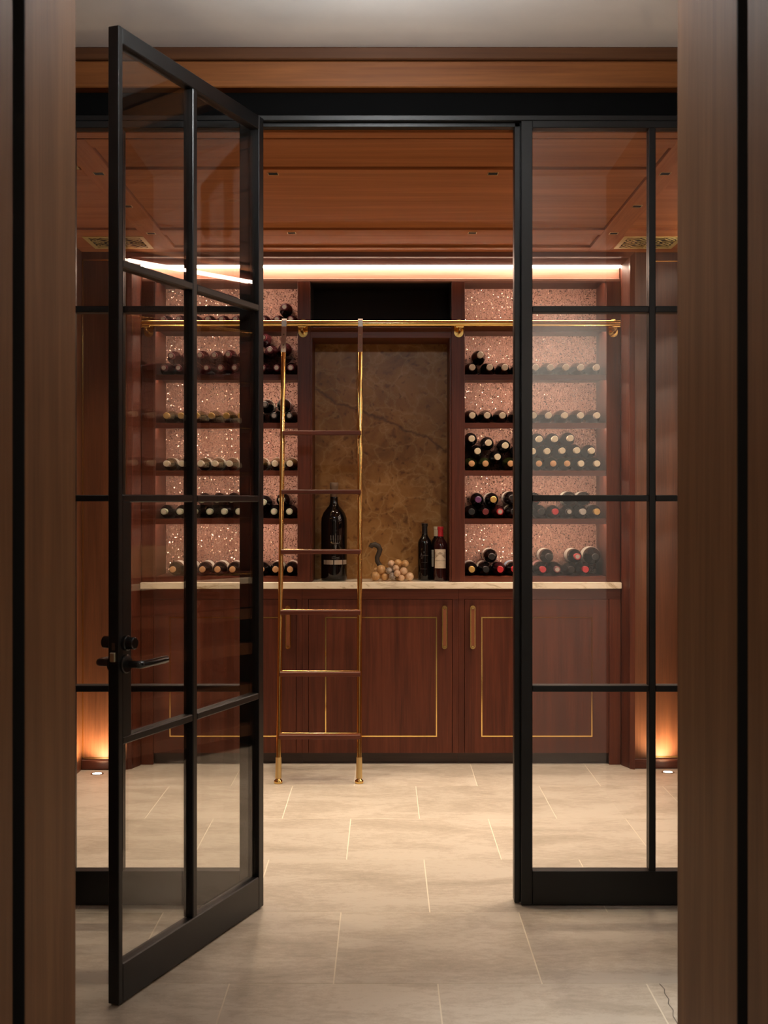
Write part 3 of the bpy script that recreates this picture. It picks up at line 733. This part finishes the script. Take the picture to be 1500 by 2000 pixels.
# ------------------------------------------------------------------ bottle rail and library ladder
YR = 6.262; ZR = PZ(631.5, YR)
rl = thing('ladder_rail', (CX_, YR, ZR), 'long polished brass rail fixed across the bookcases', 'rail')
bm = bmesh.new(); R_ = 0.0165
rx0, rx1 = PX(277, YR), PX(1212, YR)
lathe(bm, [(R_-0.003, rx0), (R_, rx0+0.003), (R_, rx1-0.003), (R_-0.003, rx1)], 24, 'x', (0, YR, ZR)); smooth_by_angle(link('tube', bm, BRASS, rl))
for px in (291, 592, 896, 1197):
    x = PX(px, YU)
    br = bpy.data.objects.new('bracket', None); C.objects.link(br); br.parent = rl; br.empty_display_size = 0.02
    # arched wall plate
    zt_, zb_ = PZ(624, YU), PZ(659, YU); r = 0.024
    bm = bmesh.new(); pts = [(x+r*math.cos(PI*k/12), zt_-r+r*math.sin(PI*k/12)) for k in range(13)] + [(x+r*math.cos(PI+PI*k/12), zb_+r+r*math.sin(PI+PI*k/12)) for k in range(13)]
    a_ = [bm.verts.new((p[0], YU-0.006, p[1])) for p in pts]; b_ = [bm.verts.new((p[0], YU, p[1])) for p in pts]
    for k in range(26): bm.faces.new((a_[k], a_[(k+1) % 26], b_[(k+1) % 26], b_[k]))
    bm.faces.new(a_); bm.faces.new(list(reversed(b_))); bmesh.ops.recalc_face_normals(bm, faces=bm.faces[:])
    link('wall_plate', bm, BRASS, br)
    bm = bmesh.new(); tube(bm, [(x, YU-0.005, zb_+0.022), (x, YU-0.04, zb_+0.022), (x, YR+0.012, ZR-0.034), (x, YR, ZR-0.028), (x, YR, ZR-0.014)], 0.008, 12); smooth_by_angle(link('arm', bm, BRASS, br), 50)
    box('saddle', x-0.022, x+0.022, YR-0.012, YR+0.012, ZR-0.022, ZR-0.0145, BRASS, br, 0.002)
    bm = bmesh.new(); lathe(bm, [(0.006, YU-0.009), (0.006, YU-0.005)], 12, 'y', (x, 0, zb_+0.012)); link('screw', bm, BRASS, br)

YL0 = 5.924; YL1 = YR - 0.034
lad = thing('library_ladder', (-0.323, YL0, 0), 'brass library ladder with dark wooden treads hooked over the rail', 'ladder')
def ly(z): return YL0 + (YL1-YL0)*z/ZR
zt_l = PZ(680, 6.2)
for xl, xt in ((PX(543.5, YL0), PX(555.5, YR)), (PX(701.5, YL0), PX(704, YR))):
    f = lambda z: xl + (xt-xl)*z/ZR
    bm = bmesh.new(); tube(bm, [(f(0.02), ly(0.02), 0.02), (f(zt_l), ly(zt_l), zt_l)], 0.0125, 16); smooth_by_angle(link('side_tube', bm, BRASS, lad), 60)
    z1 = 0.125
    bm = bmesh.new(); tube(bm, [(f(0.024), ly(0.024), 0.024), (f(z1), ly(z1), z1)], [0.0155, 0.0145], 18); smooth_by_angle(link('foot_sleeve', bm, BRASSM, lad), 60)
    bm = bmesh.new(); lathe(bm, [(0.014, 0.0), (0.020, 0.002), (0.022, 0.009), (0.020, 0.016), (0.013, 0.021), (0.012, 0.026)], 22, 'z', (f(0), YL0, 0)); smooth_by_angle(link('foot', bm, BRASS, lad), 50)
    # strap hook over the rail
    xs = f(2.25); hk = bpy.data.objects.new('strap_hook', None); C.objects.link(hk); hk.parent = lad; hk.empty_display_size = 0.02
    bm = bmesh.new(); wv_ = 0.0125
    path = [(ly(zt_l-0.02)-0.016, zt_l-0.02), (YR-0.026, ZR-0.02), (YR-0.026, ZR+0.012), (YR-0.018, ZR+0.022), (YR+0.014, ZR+0.022), (YR+0.022, ZR+0.012), (YR+0.022, ZR-0.008)]
    th_ = 0.004; prev = None
    for k, (yy, zz) in enumerate(path):
        a_ = Vector(path[max(k-1, 0)]); c_ = Vector(path[min(k+1, len(path)-1)]); d_ = (c_-a_).normalized(); nn = Vector((d_.y, -d_.x))*th_
        # nn points to the inside of the hook
        q4 = [bm.verts.new((xs-wv_, yy, zz)), bm.verts.new((xs+wv_, yy, zz)), bm.verts.new((xs+wv_, yy+nn.x, zz+nn.y)), bm.verts.new((xs-wv_, yy+nn.x, zz+nn.y))]
        if prev:
            for i in range(4): bm.faces.new((prev[i], prev[(i+1) % 4], q4[(i+1) % 4], q4[i]))
        else: bm.faces.new(q4)
        prev = q4
    bm.faces.new(list(reversed(prev))); bmesh.ops.recalc_face_normals(bm, faces=bm.faces[:])
    link('strap', bm, STEEL, hk)
    for zz in (PZ(653.5, 6.22), PZ(673.5, 6.2)):
        fr = (zz-path[0][1])/(path[1][1]-path[0][1]); yy = path[0][0] + (path[1][0]-path[0][0])*fr
        bm = bmesh.new(); lathe(bm, [(0.0042, yy-0.0025), (0.0042, yy+0.002)], 12, 'y', (xs, 0, zz)); link('screw', bm, plain('bronze_screw', (0.10, 0.06, 0.03), 0.4, 1.0), hk)
for z in (0.234, 0.537, 0.8395, 1.1405, 1.442, 1.743):
    y = ly(z); f0 = PX(543.5, YL0) + (PX(555.5, YR)-PX(543.5, YL0))*z/ZR; f1 = PX(701.5, YL0) + (PX(704, YR)-PX(701.5, YL0))*z/ZR
    box('tread', f0+0.004, f1-0.004+0.010, y-0.062, y-0.0128, z-0.011, z+0.011, WX, lad, 0.003)
    bm = bmesh.new(); lathe(bm, [(0.008, f0), (0.008, f1)], 14, 'x', (0, y, z+0.004)); smooth_by_angle(link('rung_rod', bm, BRASS, lad))

# ------------------------------------------------------------------ bottle meshes (shared)
def bprof(kind, R, H=0.298):
    if kind == 'bordeaux':
        P = [(0.80, 0.0), (0.97, 0.004), (1.0, 0.012), (1.0, 0.188), (0.97, 0.200), (0.86, 0.213), (0.64, 0.225), (0.46, 0.236), (0.385, 0.250)]
    else:
        P = [(0.80, 0.0), (0.97, 0.004), (1.0, 0.012), (1.0, 0.145), (0.97, 0.165), (0.86, 0.190), (0.68, 0.213), (0.50, 0.234), (0.385, 0.252)]
    return [(R*a, h*H/0.298) for a, h in P] + [(0.0142, 0.262*H/0.298), (0.0142, H)]
def capprof(H):
    s = H/0.298
    return [(0.0152, 0.246*s), (0.0150, 0.283*s), (0.0168, 0.285*s), (0.0168, H+0.0005), (0.0155, H+0.002)]
MESH = {}
def mesh_from(key, build, material, ang=40):
    if key in MESH: return MESH[key]
    bm = bmesh.new(); build(bm)
    for f in bm.faces: f.smooth = True
    for e in bm.edges:
        if len(e.link_faces) == 2 and e.calc_face_angle(0) > math.radians(ang): e.smooth = False
    me = bpy.data.meshes.new(key); bm.to_mesh(me); bm.free(); me.materials.append(material)
    MESH[key] = me
    return me
def child(name, me, parent, loc=(0, 0, 0), rot=(0, 0, 0)):
    o = bpy.data.objects.new(name, me); C.objects.link(o); o.parent = parent; o.location = loc; o.rotation_euler = rot
    return o
def bottle(loc, rot, kind, R, glassc, cap, seal, label, text, group, H=0.298, lz=(0.055, 0.150), larc=None):
    me = mesh_from('bottle_%s_%.4f_%.3f_%s' % (kind, R, H, glassc), lambda bm: lathe(bm, bprof(kind, R, H), 26), BOT[glassc])
    o = bpy.data.objects.new('wine_bottle', me); C.objects.link(o); o.location = loc; o.rotation_euler = rot
    tag(o, text, 'bottle', group)
    if cap == 'cork':
        cm = mesh_from('cork_%.3f' % H, lambda bm: lathe(bm, [(0.0158, H-0.012), (0.0162, H-0.010), (0.0162, H+0.0005), (0.0145, H+0.0018)], 20), CAP['cork'])
        child('cork', cm, o)
    else:
        cm = mesh_from('capsule_%.3f_%s' % (H, cap), lambda bm: lathe(bm, capprof(H), 20), CAP[cap])
        c = child('capsule', cm, o)
        if seal:
            sm = mesh_from('seal_%.3f_%s' % (H, seal), lambda bm: lathe(bm, [(0.0115, H+0.002), (0.0115, H+0.0028)], 18), CAP[seal])
            child('seal', sm, c)
    if label:
        s = H/0.298
        lm = mesh_from('label_%.4f_%.3f_%s' % (R, H, label), lambda bm: lathe(bm, [(R*0.99, lz[0]*s), (R+0.0006, lz[0]*s), (R+0.0006, lz[1]*s), (R*0.99, lz[1]*s)], 30, cap0=False, cap1=False), LAB[label])
        child('label', lm, o)
    return o
ORD = ['first', 'second', 'third', 'fourth', 'fifth', 'sixth', 'seventh', 'eighth', 'ninth', 'tenth', 'eleventh', 'twelfth']
SHN = {'top': 'top shelf', 'A': 'fifth shelf up', 'B': 'fourth shelf up', 'C': 'third shelf up', 'D': 'second shelf up', 'E': 'lowest shelf'}
ROWN = {1: 'bottom row', 2: 'second row', 3: 'third row'}
CAPN = {'cream': 'cream capsule', 'black': 'black capsule', 'red': 'red capsule', 'darkred': 'dark-red capsule', 'gold': 'gold capsule',
        'purple': 'purple capsule', 'cork': 'bare cork', 'grey': 'grey capsule', 'white': 'white capsule', 'green': 'pale-green capsule'}
GLN = {'black': 'black', 'red': 'dark-red', 'green': 'green', 'amber': 'amber'}
YCAP = 6.368
def shelf_fill(side, key, rows, R, kind, H=0.285):
    """rows: list (row, [(pixel column of the capsule, glass, cap, seal, label)...]); bottles dropped onto what lies below"""
    x0, x1 = (LX0, LX1) if side == 'L' else (RXa, RXb)
    placed = []
    for row, items in rows:
        items = sorted(items, key=lambda t: t[0])
        xs = [PX(i[0], YCAP) for i in items]
        if row == 1:
            for k in range(len(xs)):
                xs[k] = max(xs[k], x0+R+0.001 if k == 0 else xs[k-1]+2*R+0.0006)
            for k in range(len(xs)-1, -1, -1):
                xs[k] = min(xs[k], x1-R-0.001 if k == len(xs)-1 else xs[k+1]-2*R-0.0006)
        new = []
        order = list(range(len(items)))
        for k in order:
            x = min(max(xs[k], x0+R+0.001), x1-R-0.001)
            if new and row > 1: 
                pass
            z = SH[key] + R + 0.0005
            for (px_, pz_) in placed + [(n_[0], n_[1]) for n_ in new]:
                dxx = abs(px_-x)
                if dxx < 2*R+0.0004: z = max(z, pz_ + math.sqrt(max((2*R+0.0005)**2 - dxx*dxx, 0)))
            new.append((x, z, items[k]))
        placed += [(n_[0], n_[1]) for n_ in new]
        cnt = len(new)
        for k, (x, z, it) in enumerate(new):
            pos = (cnt-1-k) if side == 'L' else k
            text = '%s bottle with %s, %s from niche, %s, %s, behind %s' % (GLN[it[1]], CAPN[it[2]], ORD[pos], ROWN[row], SHN[key], 'open door' if side == 'L' else 'sidelight')
            bottle((x, YCAP+H, z), (PI/2, random.uniform(0, 6.28) if not it[4] else 0, 0), kind, R, it[1], it[2], it[3], it[4], text,
                   'wine bottles lying on the bookcase behind the %s' % ('open door' if side == 'L' else 'sidelight'), H)
r5 = lambda v: 860 + 0.32*v
l3 = lambda v: 140 + v/3.0
# bookcase behind the sidelight
shelf_fill('R', 'A', [(1, [(r5(v), 'black', 'cream', None, None) for v in (190, 302, 395, 488, 582, 673, 768, 858, 955)]), (2, [(r5(245), 'black', 'cream', None, None)])], 0.0395, 'burgundy')
shelf_fill('R', 'B', [(1, [(r5(v), 'black', 'cream', None, None) for v in (190, 284, 380, 475, 570, 655, 760, 858, 957)])], 0.0395, 'burgundy')
shelf_fill('R', 'C', [(1, [(r5(v), 'green', 'cork', None, None) for v in (188, 275, 430, 516, 603, 690, 775)] + [(r5(v), 'black', 'cream', None, None) for v in (860, 957)]),
                      (2, [(r5(v), 'black', 'cream', None, None) for v in (228, 350, 478, 565, 653, 745, 835, 925)]),
                      (3, [(r5(v), 'black', 'cream', None, None) for v in (190, 295, 398, 510, 605, 700, 795)])], 0.0365, 'bordeaux')
shelf_fill('R', 'D', [(1, [(r5(183), 'black', 'black', None, None), (r5(272), 'black', 'darkred', None, None), (r5(365), 'red', 'red', 'grey', None), (r5(440), 'black', 'black', None, 'white'), (r5(525), 'black', 'black', None, None),
                           (r5(612), 'black', 'black', None, None), (r5(690), 'black', 'red', None, None), (r5(770), 'black', 'black', 'grey', None), (r5(855), 'black', 'grey', None, None), (r5(957), 'black', 'gold', None, 'white')]),
                      (2, [(r5(232), 'black', 'purple', None, None), (r5(325), 'black', 'gold', None, 'white'), (r5(440), 'black', 'black', None, 'white'), (r5(585), 'black', 'darkred', None, None), (r5(805), 'black', 'cream', None, 'white'), (r5(895), 'black', 'black', None, 'white')])], 0.0365, 'bordeaux')
shelf_fill('R', 'E', [(1, [(r5(188), 'black', 'gold', None, 'white'), (r5(277), 'black', 'black', None, 'white'), (r5(360), 'red', 'red', None, None), (r5(440), 'black', 'red', 'darkred', 'blue'), (r5(528), 'black', 'black', None, None),
                           (r5(620), 'black', 'red', None, 'pink'), (r5(707), 'black', 'darkred', 'grey', None), (r5(795), 'black', 'black', None, None), (r5(880), 'black', 'red', 'red', None)]),
                      (2, [(r5(316), 'black', 'black', None, 'white'), (r5(665), 'black', 'black', None, 'white'), (r5(838), 'black', 'red', 'grey', 'white')])], 0.0375, 'bordeaux')
# fat bottle leaning in the corner of the lowest shelf
bottle((1.127, 6.640, SH['E']+0.105), (math.radians(90), 0, 0), 'burgundy', 0.0475, 'black', 'black', None, 'white',
       'fat black bottle with white label resting high in the shelf corner behind the sidelight', 'wine bottles lying on the bookcase behind the sidelight', 0.262)
# bookcase behind the open door
shelf_fill('L', 'top', [(1, [(l3(v), 'red', 'darkred', 'white', None) for v in (535, 625, 712, 795, 878, 960, 1043, 1125, 1205, 1288)]), (2, [(l3(1246), 'red', 'darkred', 'white', None)])], 0.0365, 'bordeaux')
shelf_fill('L', 'A', [(1, [(l3(v), 'red', 'darkred', 'white', None) for v in (540, 625, 710, 793, 874, 958, 1040, 1120, 1200, 1283)]),
                      (2, [(l3(v), 'red', 'darkred', 'white', None) for v in (582, 667, 751, 834, 916, 999, 1080, 1160, 1241)]), (3, [(l3(1121), 'red', 'darkred', 'white', None)])], 0.0370, 'bordeaux')
shelf_fill('L', 'B', [(1, [(l3(v), 'black' if v > 1000 else 'amber', 'gold' if v < 1000 else 'black', 'grey' if v > 1000 else None, None) for v in (555, 640, 730, 818, 905, 990, 1075, 1185, 1275)]),
                      (2, [(l3(1132), 'black', 'black', 'grey', 'white'), (l3(1230), 'black', 'black', 'grey', 'white')])], 0.0380, 'burgundy')
shelf_fill('L', 'C', [(1, [(l3(v), 'amber', 'white', 'cream', 'white') for v in (555, 645, 755, 838, 922, 1010, 1100, 1190, 1277)])], 0.0365, 'burgundy')
shelf_fill('L', 'D', [(1, [(l3(v), 'black', 'green', 'white', None) for v in (540, 632, 718, 807, 893, 977, 1060, 1185, 1275)]),
                      (2, [(l3(v), 'black', 'green', 'white', None) for v in (762, 850, 935, 1122, 1230)])], 0.0372, 'bordeaux')
shelf_fill('L', 'E', [(1, [(l3(v), 'black', 'cork', None, 'white' if v % 2 else None) for v in (591, 675, 765, 853, 941, 1025, 1110, 1193, 1279)])], 0.0375, 'bordeaux')

# ------------------------------------------------------------------ things standing in the niche
def bend_patch(bm, R, a0, a1, z0, z1, n=8, lift=0.0006):
    """strip of a cylinder of radius R about the origin; angle 0 faces -y (the viewer)"""
    lo, hi = [], []
    for k in range(n+1):
        a = a0 + (a1-a0)*k/n
        x, y = (R+lift)*math.sin(a), -(R+lift)*math.cos(a)
        lo.append(bm.verts.new((x, y, z0))); hi.append(bm.verts.new((x, y, z1)))
    for k in range(n): bm.faces.new((lo[k], lo[k+1], hi[k+1], hi[k]))
def put(name, bm, material, parent):
    me = bpy.data.meshes.new(name); bm.normal_update(); bm.to_mesh(me); bm.free(); me.materials.append(material)
    for p in me.polygons: p.use_smooth = True
    return child(name, me, parent)
def text_on(name, s, size, R, zc, ac, material, parent, lift=0.0009, shear=0.0):
    cu = bpy.data.curves.new('t', 'FONT'); cu.body = s; cu.size = size; cu.align_x = 'CENTER'; cu.shear = shear; cu.resolution_u = 2
    to = bpy.data.objects.new('t', cu); C.objects.link(to)
    dg = bpy.context.evaluated_depsgraph_get(); me = bpy.data.meshes.new_from_object(to.evaluated_get(dg))
    bpy.data.objects.remove(to); bpy.data.curves.remove(cu)
    for v in me.vertices:
        a = ac + v.co.x/R; z = zc + v.co.y
        v.co = ((R+lift)*math.sin(a), -(R+lift)*math.cos(a), z)
    me.materials.clear(); me.materials.append(material); me.name = name
    return child(name, me, parent)
# big black bottle
MY = 6.50; MR = 0.0705
mb = bmesh.new()
lathe(mb, [(0.060, 0.0), (0.0685, 0.003), (MR, 0.012), (MR, 0.310), (0.0685, 0.338), (0.058, 0.366), (0.042, 0.388), (0.029, 0.402), (0.0225, 0.416), (0.0205, 0.440), (0.0205, 0.474)], 40)
me = bpy.data.meshes.new('large_bottle'); mb.to_mesh(me); mb.free(); me.materials.append(BOT['black'])
for p in me.polygons: p.use_smooth = True
big = bpy.data.objects.new('large_bottle', me); C.objects.link(big); big.location = (PX(652.5, MY), MY, CT+0.0005)
tag(big, 'very large black bottle with etched candelabra and silver band behind the ladder', 'bottle')
bm = bmesh.new(); lathe(bm, [(0.0212, 0.452), (0.0215, 0.505), (0.0235, 0.508), (0.0235, 0.524), (0.020, 0.530)], 24); put('wax_cap', bm, plain('wax_taupe', (0.22, 0.145, 0.095), 0.5), big)
bm = bmesh.new()
for (a0, a1) in ((-0.85, -0.62), (-0.60, -0.02), (0.06, 0.72), (0.80, 1.25)): bend_patch(bm, MR, a0, a1, 0.088, 0.112)
put('silver_band', bm, SILVER, big)
bm = bmesh.new()                                     # etched candelabra: arms, candles, drops
def stroke(pts, wd=0.0012, MR=MR):
    for (a0, z0), (a1, z1) in zip(pts, pts[1:]):
        d = Vector(((a1-a0)*MR, z1-z0)); 
        if d.length < 1e-6: continue
        nx, nz = -d.y/d.length*wd, d.x/d.length*wd
        q4 = []
        for (a, z, s) in ((a0, z0, -1), (a1, z1, -1), (a1, z1, 1), (a0, z0, 1)):
            aa = a + s*nx/MR; zz = z + s*nz
            q4.append(bm.verts.new(((MR+0.0006)*math.sin(aa), -(MR+0.0006)*math.cos(aa), zz)))
        bm.faces.new(q4)
ac = 0.16
for da in (-0.36, -0.18, 0.0, 0.18, 0.36):
    zt2 = 0.255 if abs(da) < 0.05 else 0.245
    stroke([(ac+da, 0.226), (ac+da, zt2)], 0.0016)
    stroke([(ac+da-0.05, 0.224), (ac+da+0.05, 0.224)], 0.0011)
    stroke([(ac+da, 0.224), (ac+da*0.9, 0.210), (ac+da*0.55, 0.200), (ac, 0.206)], 0.0010)
    stroke([(ac+da*0.8, 0.208), (ac+da*0.8, 0.200)], 0.0009)
stroke([(ac, 0.226), (ac, 0.170)], 0.0018)
stroke([(ac-0.10, 0.196), (ac, 0.178), (ac+0.10, 0.196)], 0.0011); stroke([(ac-0.06, 0.186), (ac, 0.160), (ac+0.06, 0.186)], 0.0011)
for z in (0.128, 0.120): stroke([(ac-0.30, z), (ac-0.1, z+0.003), (ac+0.1, z-0.002), (ac+0.32, z)], 0.0010)
put('etched_candelabra', bm, ETCH, big)
# three standing bottles
def standing(px, Y, topy, kind, glassc, cap, text, R=0.0375):
    H = PZ(topy, Y) - CT - 0.003
    return bottle((PX(px, Y), Y, CT+0.0005), (0, 0, 0), kind, R, glassc, cap, None, None, text, 'standing bottles in the stone niche', H), H, R
b1, H1, R1 = standing(829.5, 6.485, 1022, 'bordeaux', 'black', 'black', 'black standing bottle with black capsule and thin script label in the niche', 0.0375)
bm = bmesh.new()
stroke([(-0.72, 0.128), (-0.50, 0.150), (-0.44, 0.128), (-0.50, 0.118)], 0.0006, R1)
stroke([(-0.66, 0.137), (-0.30, 0.139), (-0.24, 0.134), (-0.30, 0.122), (-0.40, 0.118)], 0.0006, R1)
stroke([(-0.26, 0.136), (-0.16, 0.139), (-0.12, 0.134), (-0.04, 0.139), (0.02, 0.134), (0.10, 0.138), (0.16, 0.134), (0.24, 0.137), (0.48, 0.136)], 0.0006, R1)
put('script', bm, ETCH, b1)
bm = bmesh.new(); bend_patch(bm, R1, -0.5, 0.4, 0.0985, 0.0992); bend_patch(bm, R1, -0.7, 0.3, 0.0635, 0.0645); bend_patch(bm, R1, -0.18, -0.08, 0.150, 0.157, 2); put('label_lines', bm, ETCH, b1)
b2, H2, R2 = standing(852.5, 6.55, 1028.5, 'bordeaux', 'black', 'cream', 'standing bottle with cream capsule half hidden behind the red-capped one', 0.0375)
bm = bmesh.new(); bend_patch(bm, R2, -0.75, 0.8, 0.072, 0.164, 14); put('label', bm, LAB['white'], b2)
bm = bmesh.new(); bend_patch(bm, R2, -0.68, 0.6, 0.120, 0.1225, 10, 0.0009); put('label_print', bm, INKL, b2)
b3, H3, R3 = standing(860.5, 6.435, 1028.5, 'bordeaux', 'red', 'red', 'standing red-capped bottle with cream chateau label beside the niche edge', 0.0375)
LW = 0.86
bm = bmesh.new(); bend_patch(bm, R3, -LW-0.12, LW-0.12, 0.070, 0.171, 16); put('label', bm, plain('label_cream', (0.66, 0.56, 0.44), 0.6), b3)
bm = bmesh.new()
bend_patch(bm, R3, -0.90, 0.66, 0.1435, 0.1465, 12, 0.0009)
for (a0, a1, z0, z1) in ((-0.90, -0.78, 0.138, 0.158), (0.52, 0.66, 0.138, 0.158), (-0.45, -0.30, 0.146, 0.152), (-0.28, 0.05, 0.146, 0.156), (0.07, 0.22, 0.146, 0.152), (-0.86, 0.62, 0.163, 0.1645)):
    bend_patch(bm, R3, a0, a1, z0, z1, 4, 0.0009)
put('engraving', bm, INKL, b3)
bm = bmesh.new()
for s in (-1, 1):
    for k in range(7):
        w_ = 0.56*(1-k/7.0); c0 = -0.12 + s*0.78
        a0, a1 = sorted((c0, c0 - s*w_)); bend_patch(bm, R3, a0, a1, 0.1405-0.0028*(k+1), 0.1405-0.0028*k, 4, 0.0008)
put('engraved_trees', bm, INKL, b3)
text_on('label_name', 'Château Canon', 0.0105, R3, 0.108, -0.12, INK, b3, shear=0.3)
bm = bmesh.new(); bend_patch(bm, R3, -0.30, 0.06, 0.0985, 0.0998, 6, 0.0009); bend_patch(bm, R3, -0.45, 0.2, 0.0925, 0.0932, 6, 0.0009); bend_patch(bm, R3, -0.2, -0.04, 0.080, 0.0812, 3, 0.0009); put('label_rule', bm, INKL, b3)

# alabaster grapes
gr = thing('grape_sculpture', (PX(766, 6.46), 6.46, CT), 'bunch of alabaster stone grapes with a dark carved stem on the counter', 'sculpture')
u = 0.0867
gd = [(380, 985, 104, 6.44, 0), (510, 835, 105, 6.45, 0), (405, 850, 62, 6.475, 0), (595, 1020, 95, 6.455, 0), (690, 862, 76, 6.44, 2), (740, 705, 80, 6.475, 1), (895, 690, 86, 6.47, 0), (1055, 705, 84, 6.475, 0),
      (845, 808, 76, 6.44, 1), (875, 922, 76, 6.42, 1), (1020, 872, 88, 6.44, 1), (765, 985, 82, 6.435, 2), (970, 1045, 72, 6.42, 1), (885, 1048, 60, 6.45, 0), (1150, 1018, 97, 6.44, 1), (780, 860, 75, 6.49, 2), (930, 800, 80, 6.50, 0)]
gme = None
for (cx, cy, rr, Y, mi) in gd:
    x = PX(700+cx*u, Y); z = PZ(1040+cy*u, Y); r = rr*u/F*Y
    z = max(z, CT + r + 0.0003)
    bm = bmesh.new(); bmesh.ops.create_uvsphere(bm, u_segments=18, v_segments=12, radius=r)
    for v_ in bm.verts: v_.co += Vector((x, Y, z))
    link('grape', bm, GRA[mi], gr, True)
sp = [(270, 335, 44), (300, 285, 50), (370, 270, 52), (450, 310, 56), (485, 390, 52), (460, 480, 50), (425, 560, 46), (425, 650, 44), (470, 730, 42), (560, 800, 36), (660, 850, 30)]
bm = bmesh.new(); tube(bm, [(PX(700+a_*u, 6.47), 6.47, PZ(1040+b__*u, 6.47)) for a_, b__, c_ in sp], [1.2*c_*u/F*6.47 for a_, b__, c_ in sp], 12)
for v_ in bm.verts: v_.co += Vector((random.uniform(-1, 1), random.uniform(-1, 1), random.uniform(-1, 1)))*0.0012
smooth_by_angle(link('stem', bm, STEM, gr), 80)

# ------------------------------------------------------------------ side bookcase along the wine room wall behind the jamb (seen mirrored in the door)
SX = RX1; SY0, SY1 = 4.40, 5.92; SXB = 1.90
sb = thing('side_bookcase', (SX, (SY0+SY1)/2, 0), 'side bookcase mirrored in the open door, along the wall behind the sidelight', 'bookcase')
box('stile', SX, SX+0.03, SY0-0.05, SY0, 0, 2.56, WZ, sb); box('stile', SX, SX+0.03, SY1, SY1+0.05, 0, 2.56, WZ, sb)
box('side_panel', SX+0.03, SXB, SY0-0.02, SY0, 0, 2.56, WZ, sb); box('side_panel', SX+0.03, SXB, SY1, SY1+0.02, 0, 2.56, WZ, sb)
box('back_panel', SXB, SXB+0.015, SY0-0.02, SY1+0.02, 0, 2.56, MICA, sb)
box('frieze_board', SX, SX+0.025, SY0-0.05, SY1+0.05, 2.56, 2.68, WY, sb)
box('top_panel', SX+0.025, SXB, SY0-0.02, SY1+0.02, 2.56, 2.58, WY, sb)
box('led_strip', SX-0.012, SX-0.0005, SY0-0.02, SY1+0.02, 2.6235, 2.6405, E_LED, sb)
for k, z in SH.items():
    s = box('shelf', SX+0.020, SXB, SY0+0.0005, SY1-0.0005, z-0.014 if k != 'E' else z-0.0275, z, WY, sb)
    box('shelf_lip', SX+0.006, SX+0.020, SY0+0.0005, SY1-0.0005, z-0.029, z, WY, s)
    box('brass_nosing', SX+0.001, SX+0.006, SY0+0.0005, SY1-0.0005, z-0.010, z-0.004, BRASS, s)
    if k != 'E': box('led_strip', SX+0.045, SX+0.057, SY0+0.01, SY1-0.01, z-0.0215, z-0.0145, E_LEDS, s)
box('base_rail', SX, SX+0.025, SY0, SY1, 0.80, CT-0.034, WY, sb)
for z in (0.10, 0.33, 0.56, 0.76): box('base_shelf', SX+0.01, SXB, SY0+0.0005, SY1-0.0005, z-0.03, z+0.03, PXm, sb)
tag(box('side_countertop', SX-0.025, SXB-0.0005, SY0+0.001, SY1-0.001, CT-0.033, CT, MARBLE, None, 0.002), 'cream marble counter of the side bookcase mirrored in the open door', 'countertop')
tag(box('wall_wine_room_right', SX, SXB+0.1, SY1+0.052, 6.25, 0, 2.80, PZm), 'wooden side wall of the wine room beside the side bookcase', 'wall', kind='structure')
tag(box('wall_wine_room_right', SXB+0.017, SXB+0.1, 4.22, SY1+0.05, 0, 2.80, PZm), 'wooden wall behind the side bookcase', 'wall', kind='structure')
tag(box('wall_wine_room_right', SX, SXB+0.016, 4.22, SY0-0.052, 0, 2.80, PZm), 'narrow wooden wall strip between the partition and the side bookcase', 'wall', kind='structure')
srl = thing('side_ladder_rail', (SX-0.08, 5.1, ZR), 'brass rail of the side bookcase mirrored in the open door', 'rail')
bm = bmesh.new(); lathe(bm, [(R_, SY0-0.02), (R_, SY1+0.02)], 20, 'y', (SX-0.08, 0, ZR)); smooth_by_angle(link('tube', bm, BRASS, srl))
for y in (SY0-0.01, SY1+0.01):
    bm = bmesh.new(); lathe(bm, [(0.008, SX-0.08), (0.008, SX)], 12, 'x', (0, y, ZR)); smooth_by_angle(link('bracket', bm, BRASS, srl))
for key, n_, cap in (('A', 12, 'darkred'), ('B', 12, 'cream'), ('C', 12, 'cream'), ('D', 12, 'black')):
    for k in range(n_):
        y = SY0 + 0.09 + k*0.118
        bottle((SX+0.027+0.27, y, SH[key]+0.037), (PI/2, 0, -PI/2), 'bordeaux', 0.0365, 'black', cap, None, None,
               'black bottle with %s, %s from the partition, %s of the side bookcase' % (CAPN[cap], ORD[k], SHN[key]), 'wine bottles in the side bookcase', 0.27)
cr = thing('wine_crate', (SX+0.15, 5.1, SH['E']), 'pale wooden wine crate on the side bookcase counter mirrored in the door', 'crate')
for (a0, a1, c0, c1, e0, e1) in ((SX+0.03, SX+0.26, 4.80, 5.40, 0.995, 1.007), (SX+0.03, SX+0.042, 4.80, 5.40, 1.007, 1.155), (SX+0.248, SX+0.26, 4.80, 5.40, 1.007, 1.155), (SX+0.042, SX+0.248, 4.80, 4.812, 1.007, 1.155), (SX+0.042, SX+0.248, 5.388, 5.40, 1.007, 1.155)):
    box('board', a0, a1, c0, c1, e0, e1, PALEWOOD, cr, 0.001)
for o in bpy.data.objects:
    if '_local' in o: del o['_local']
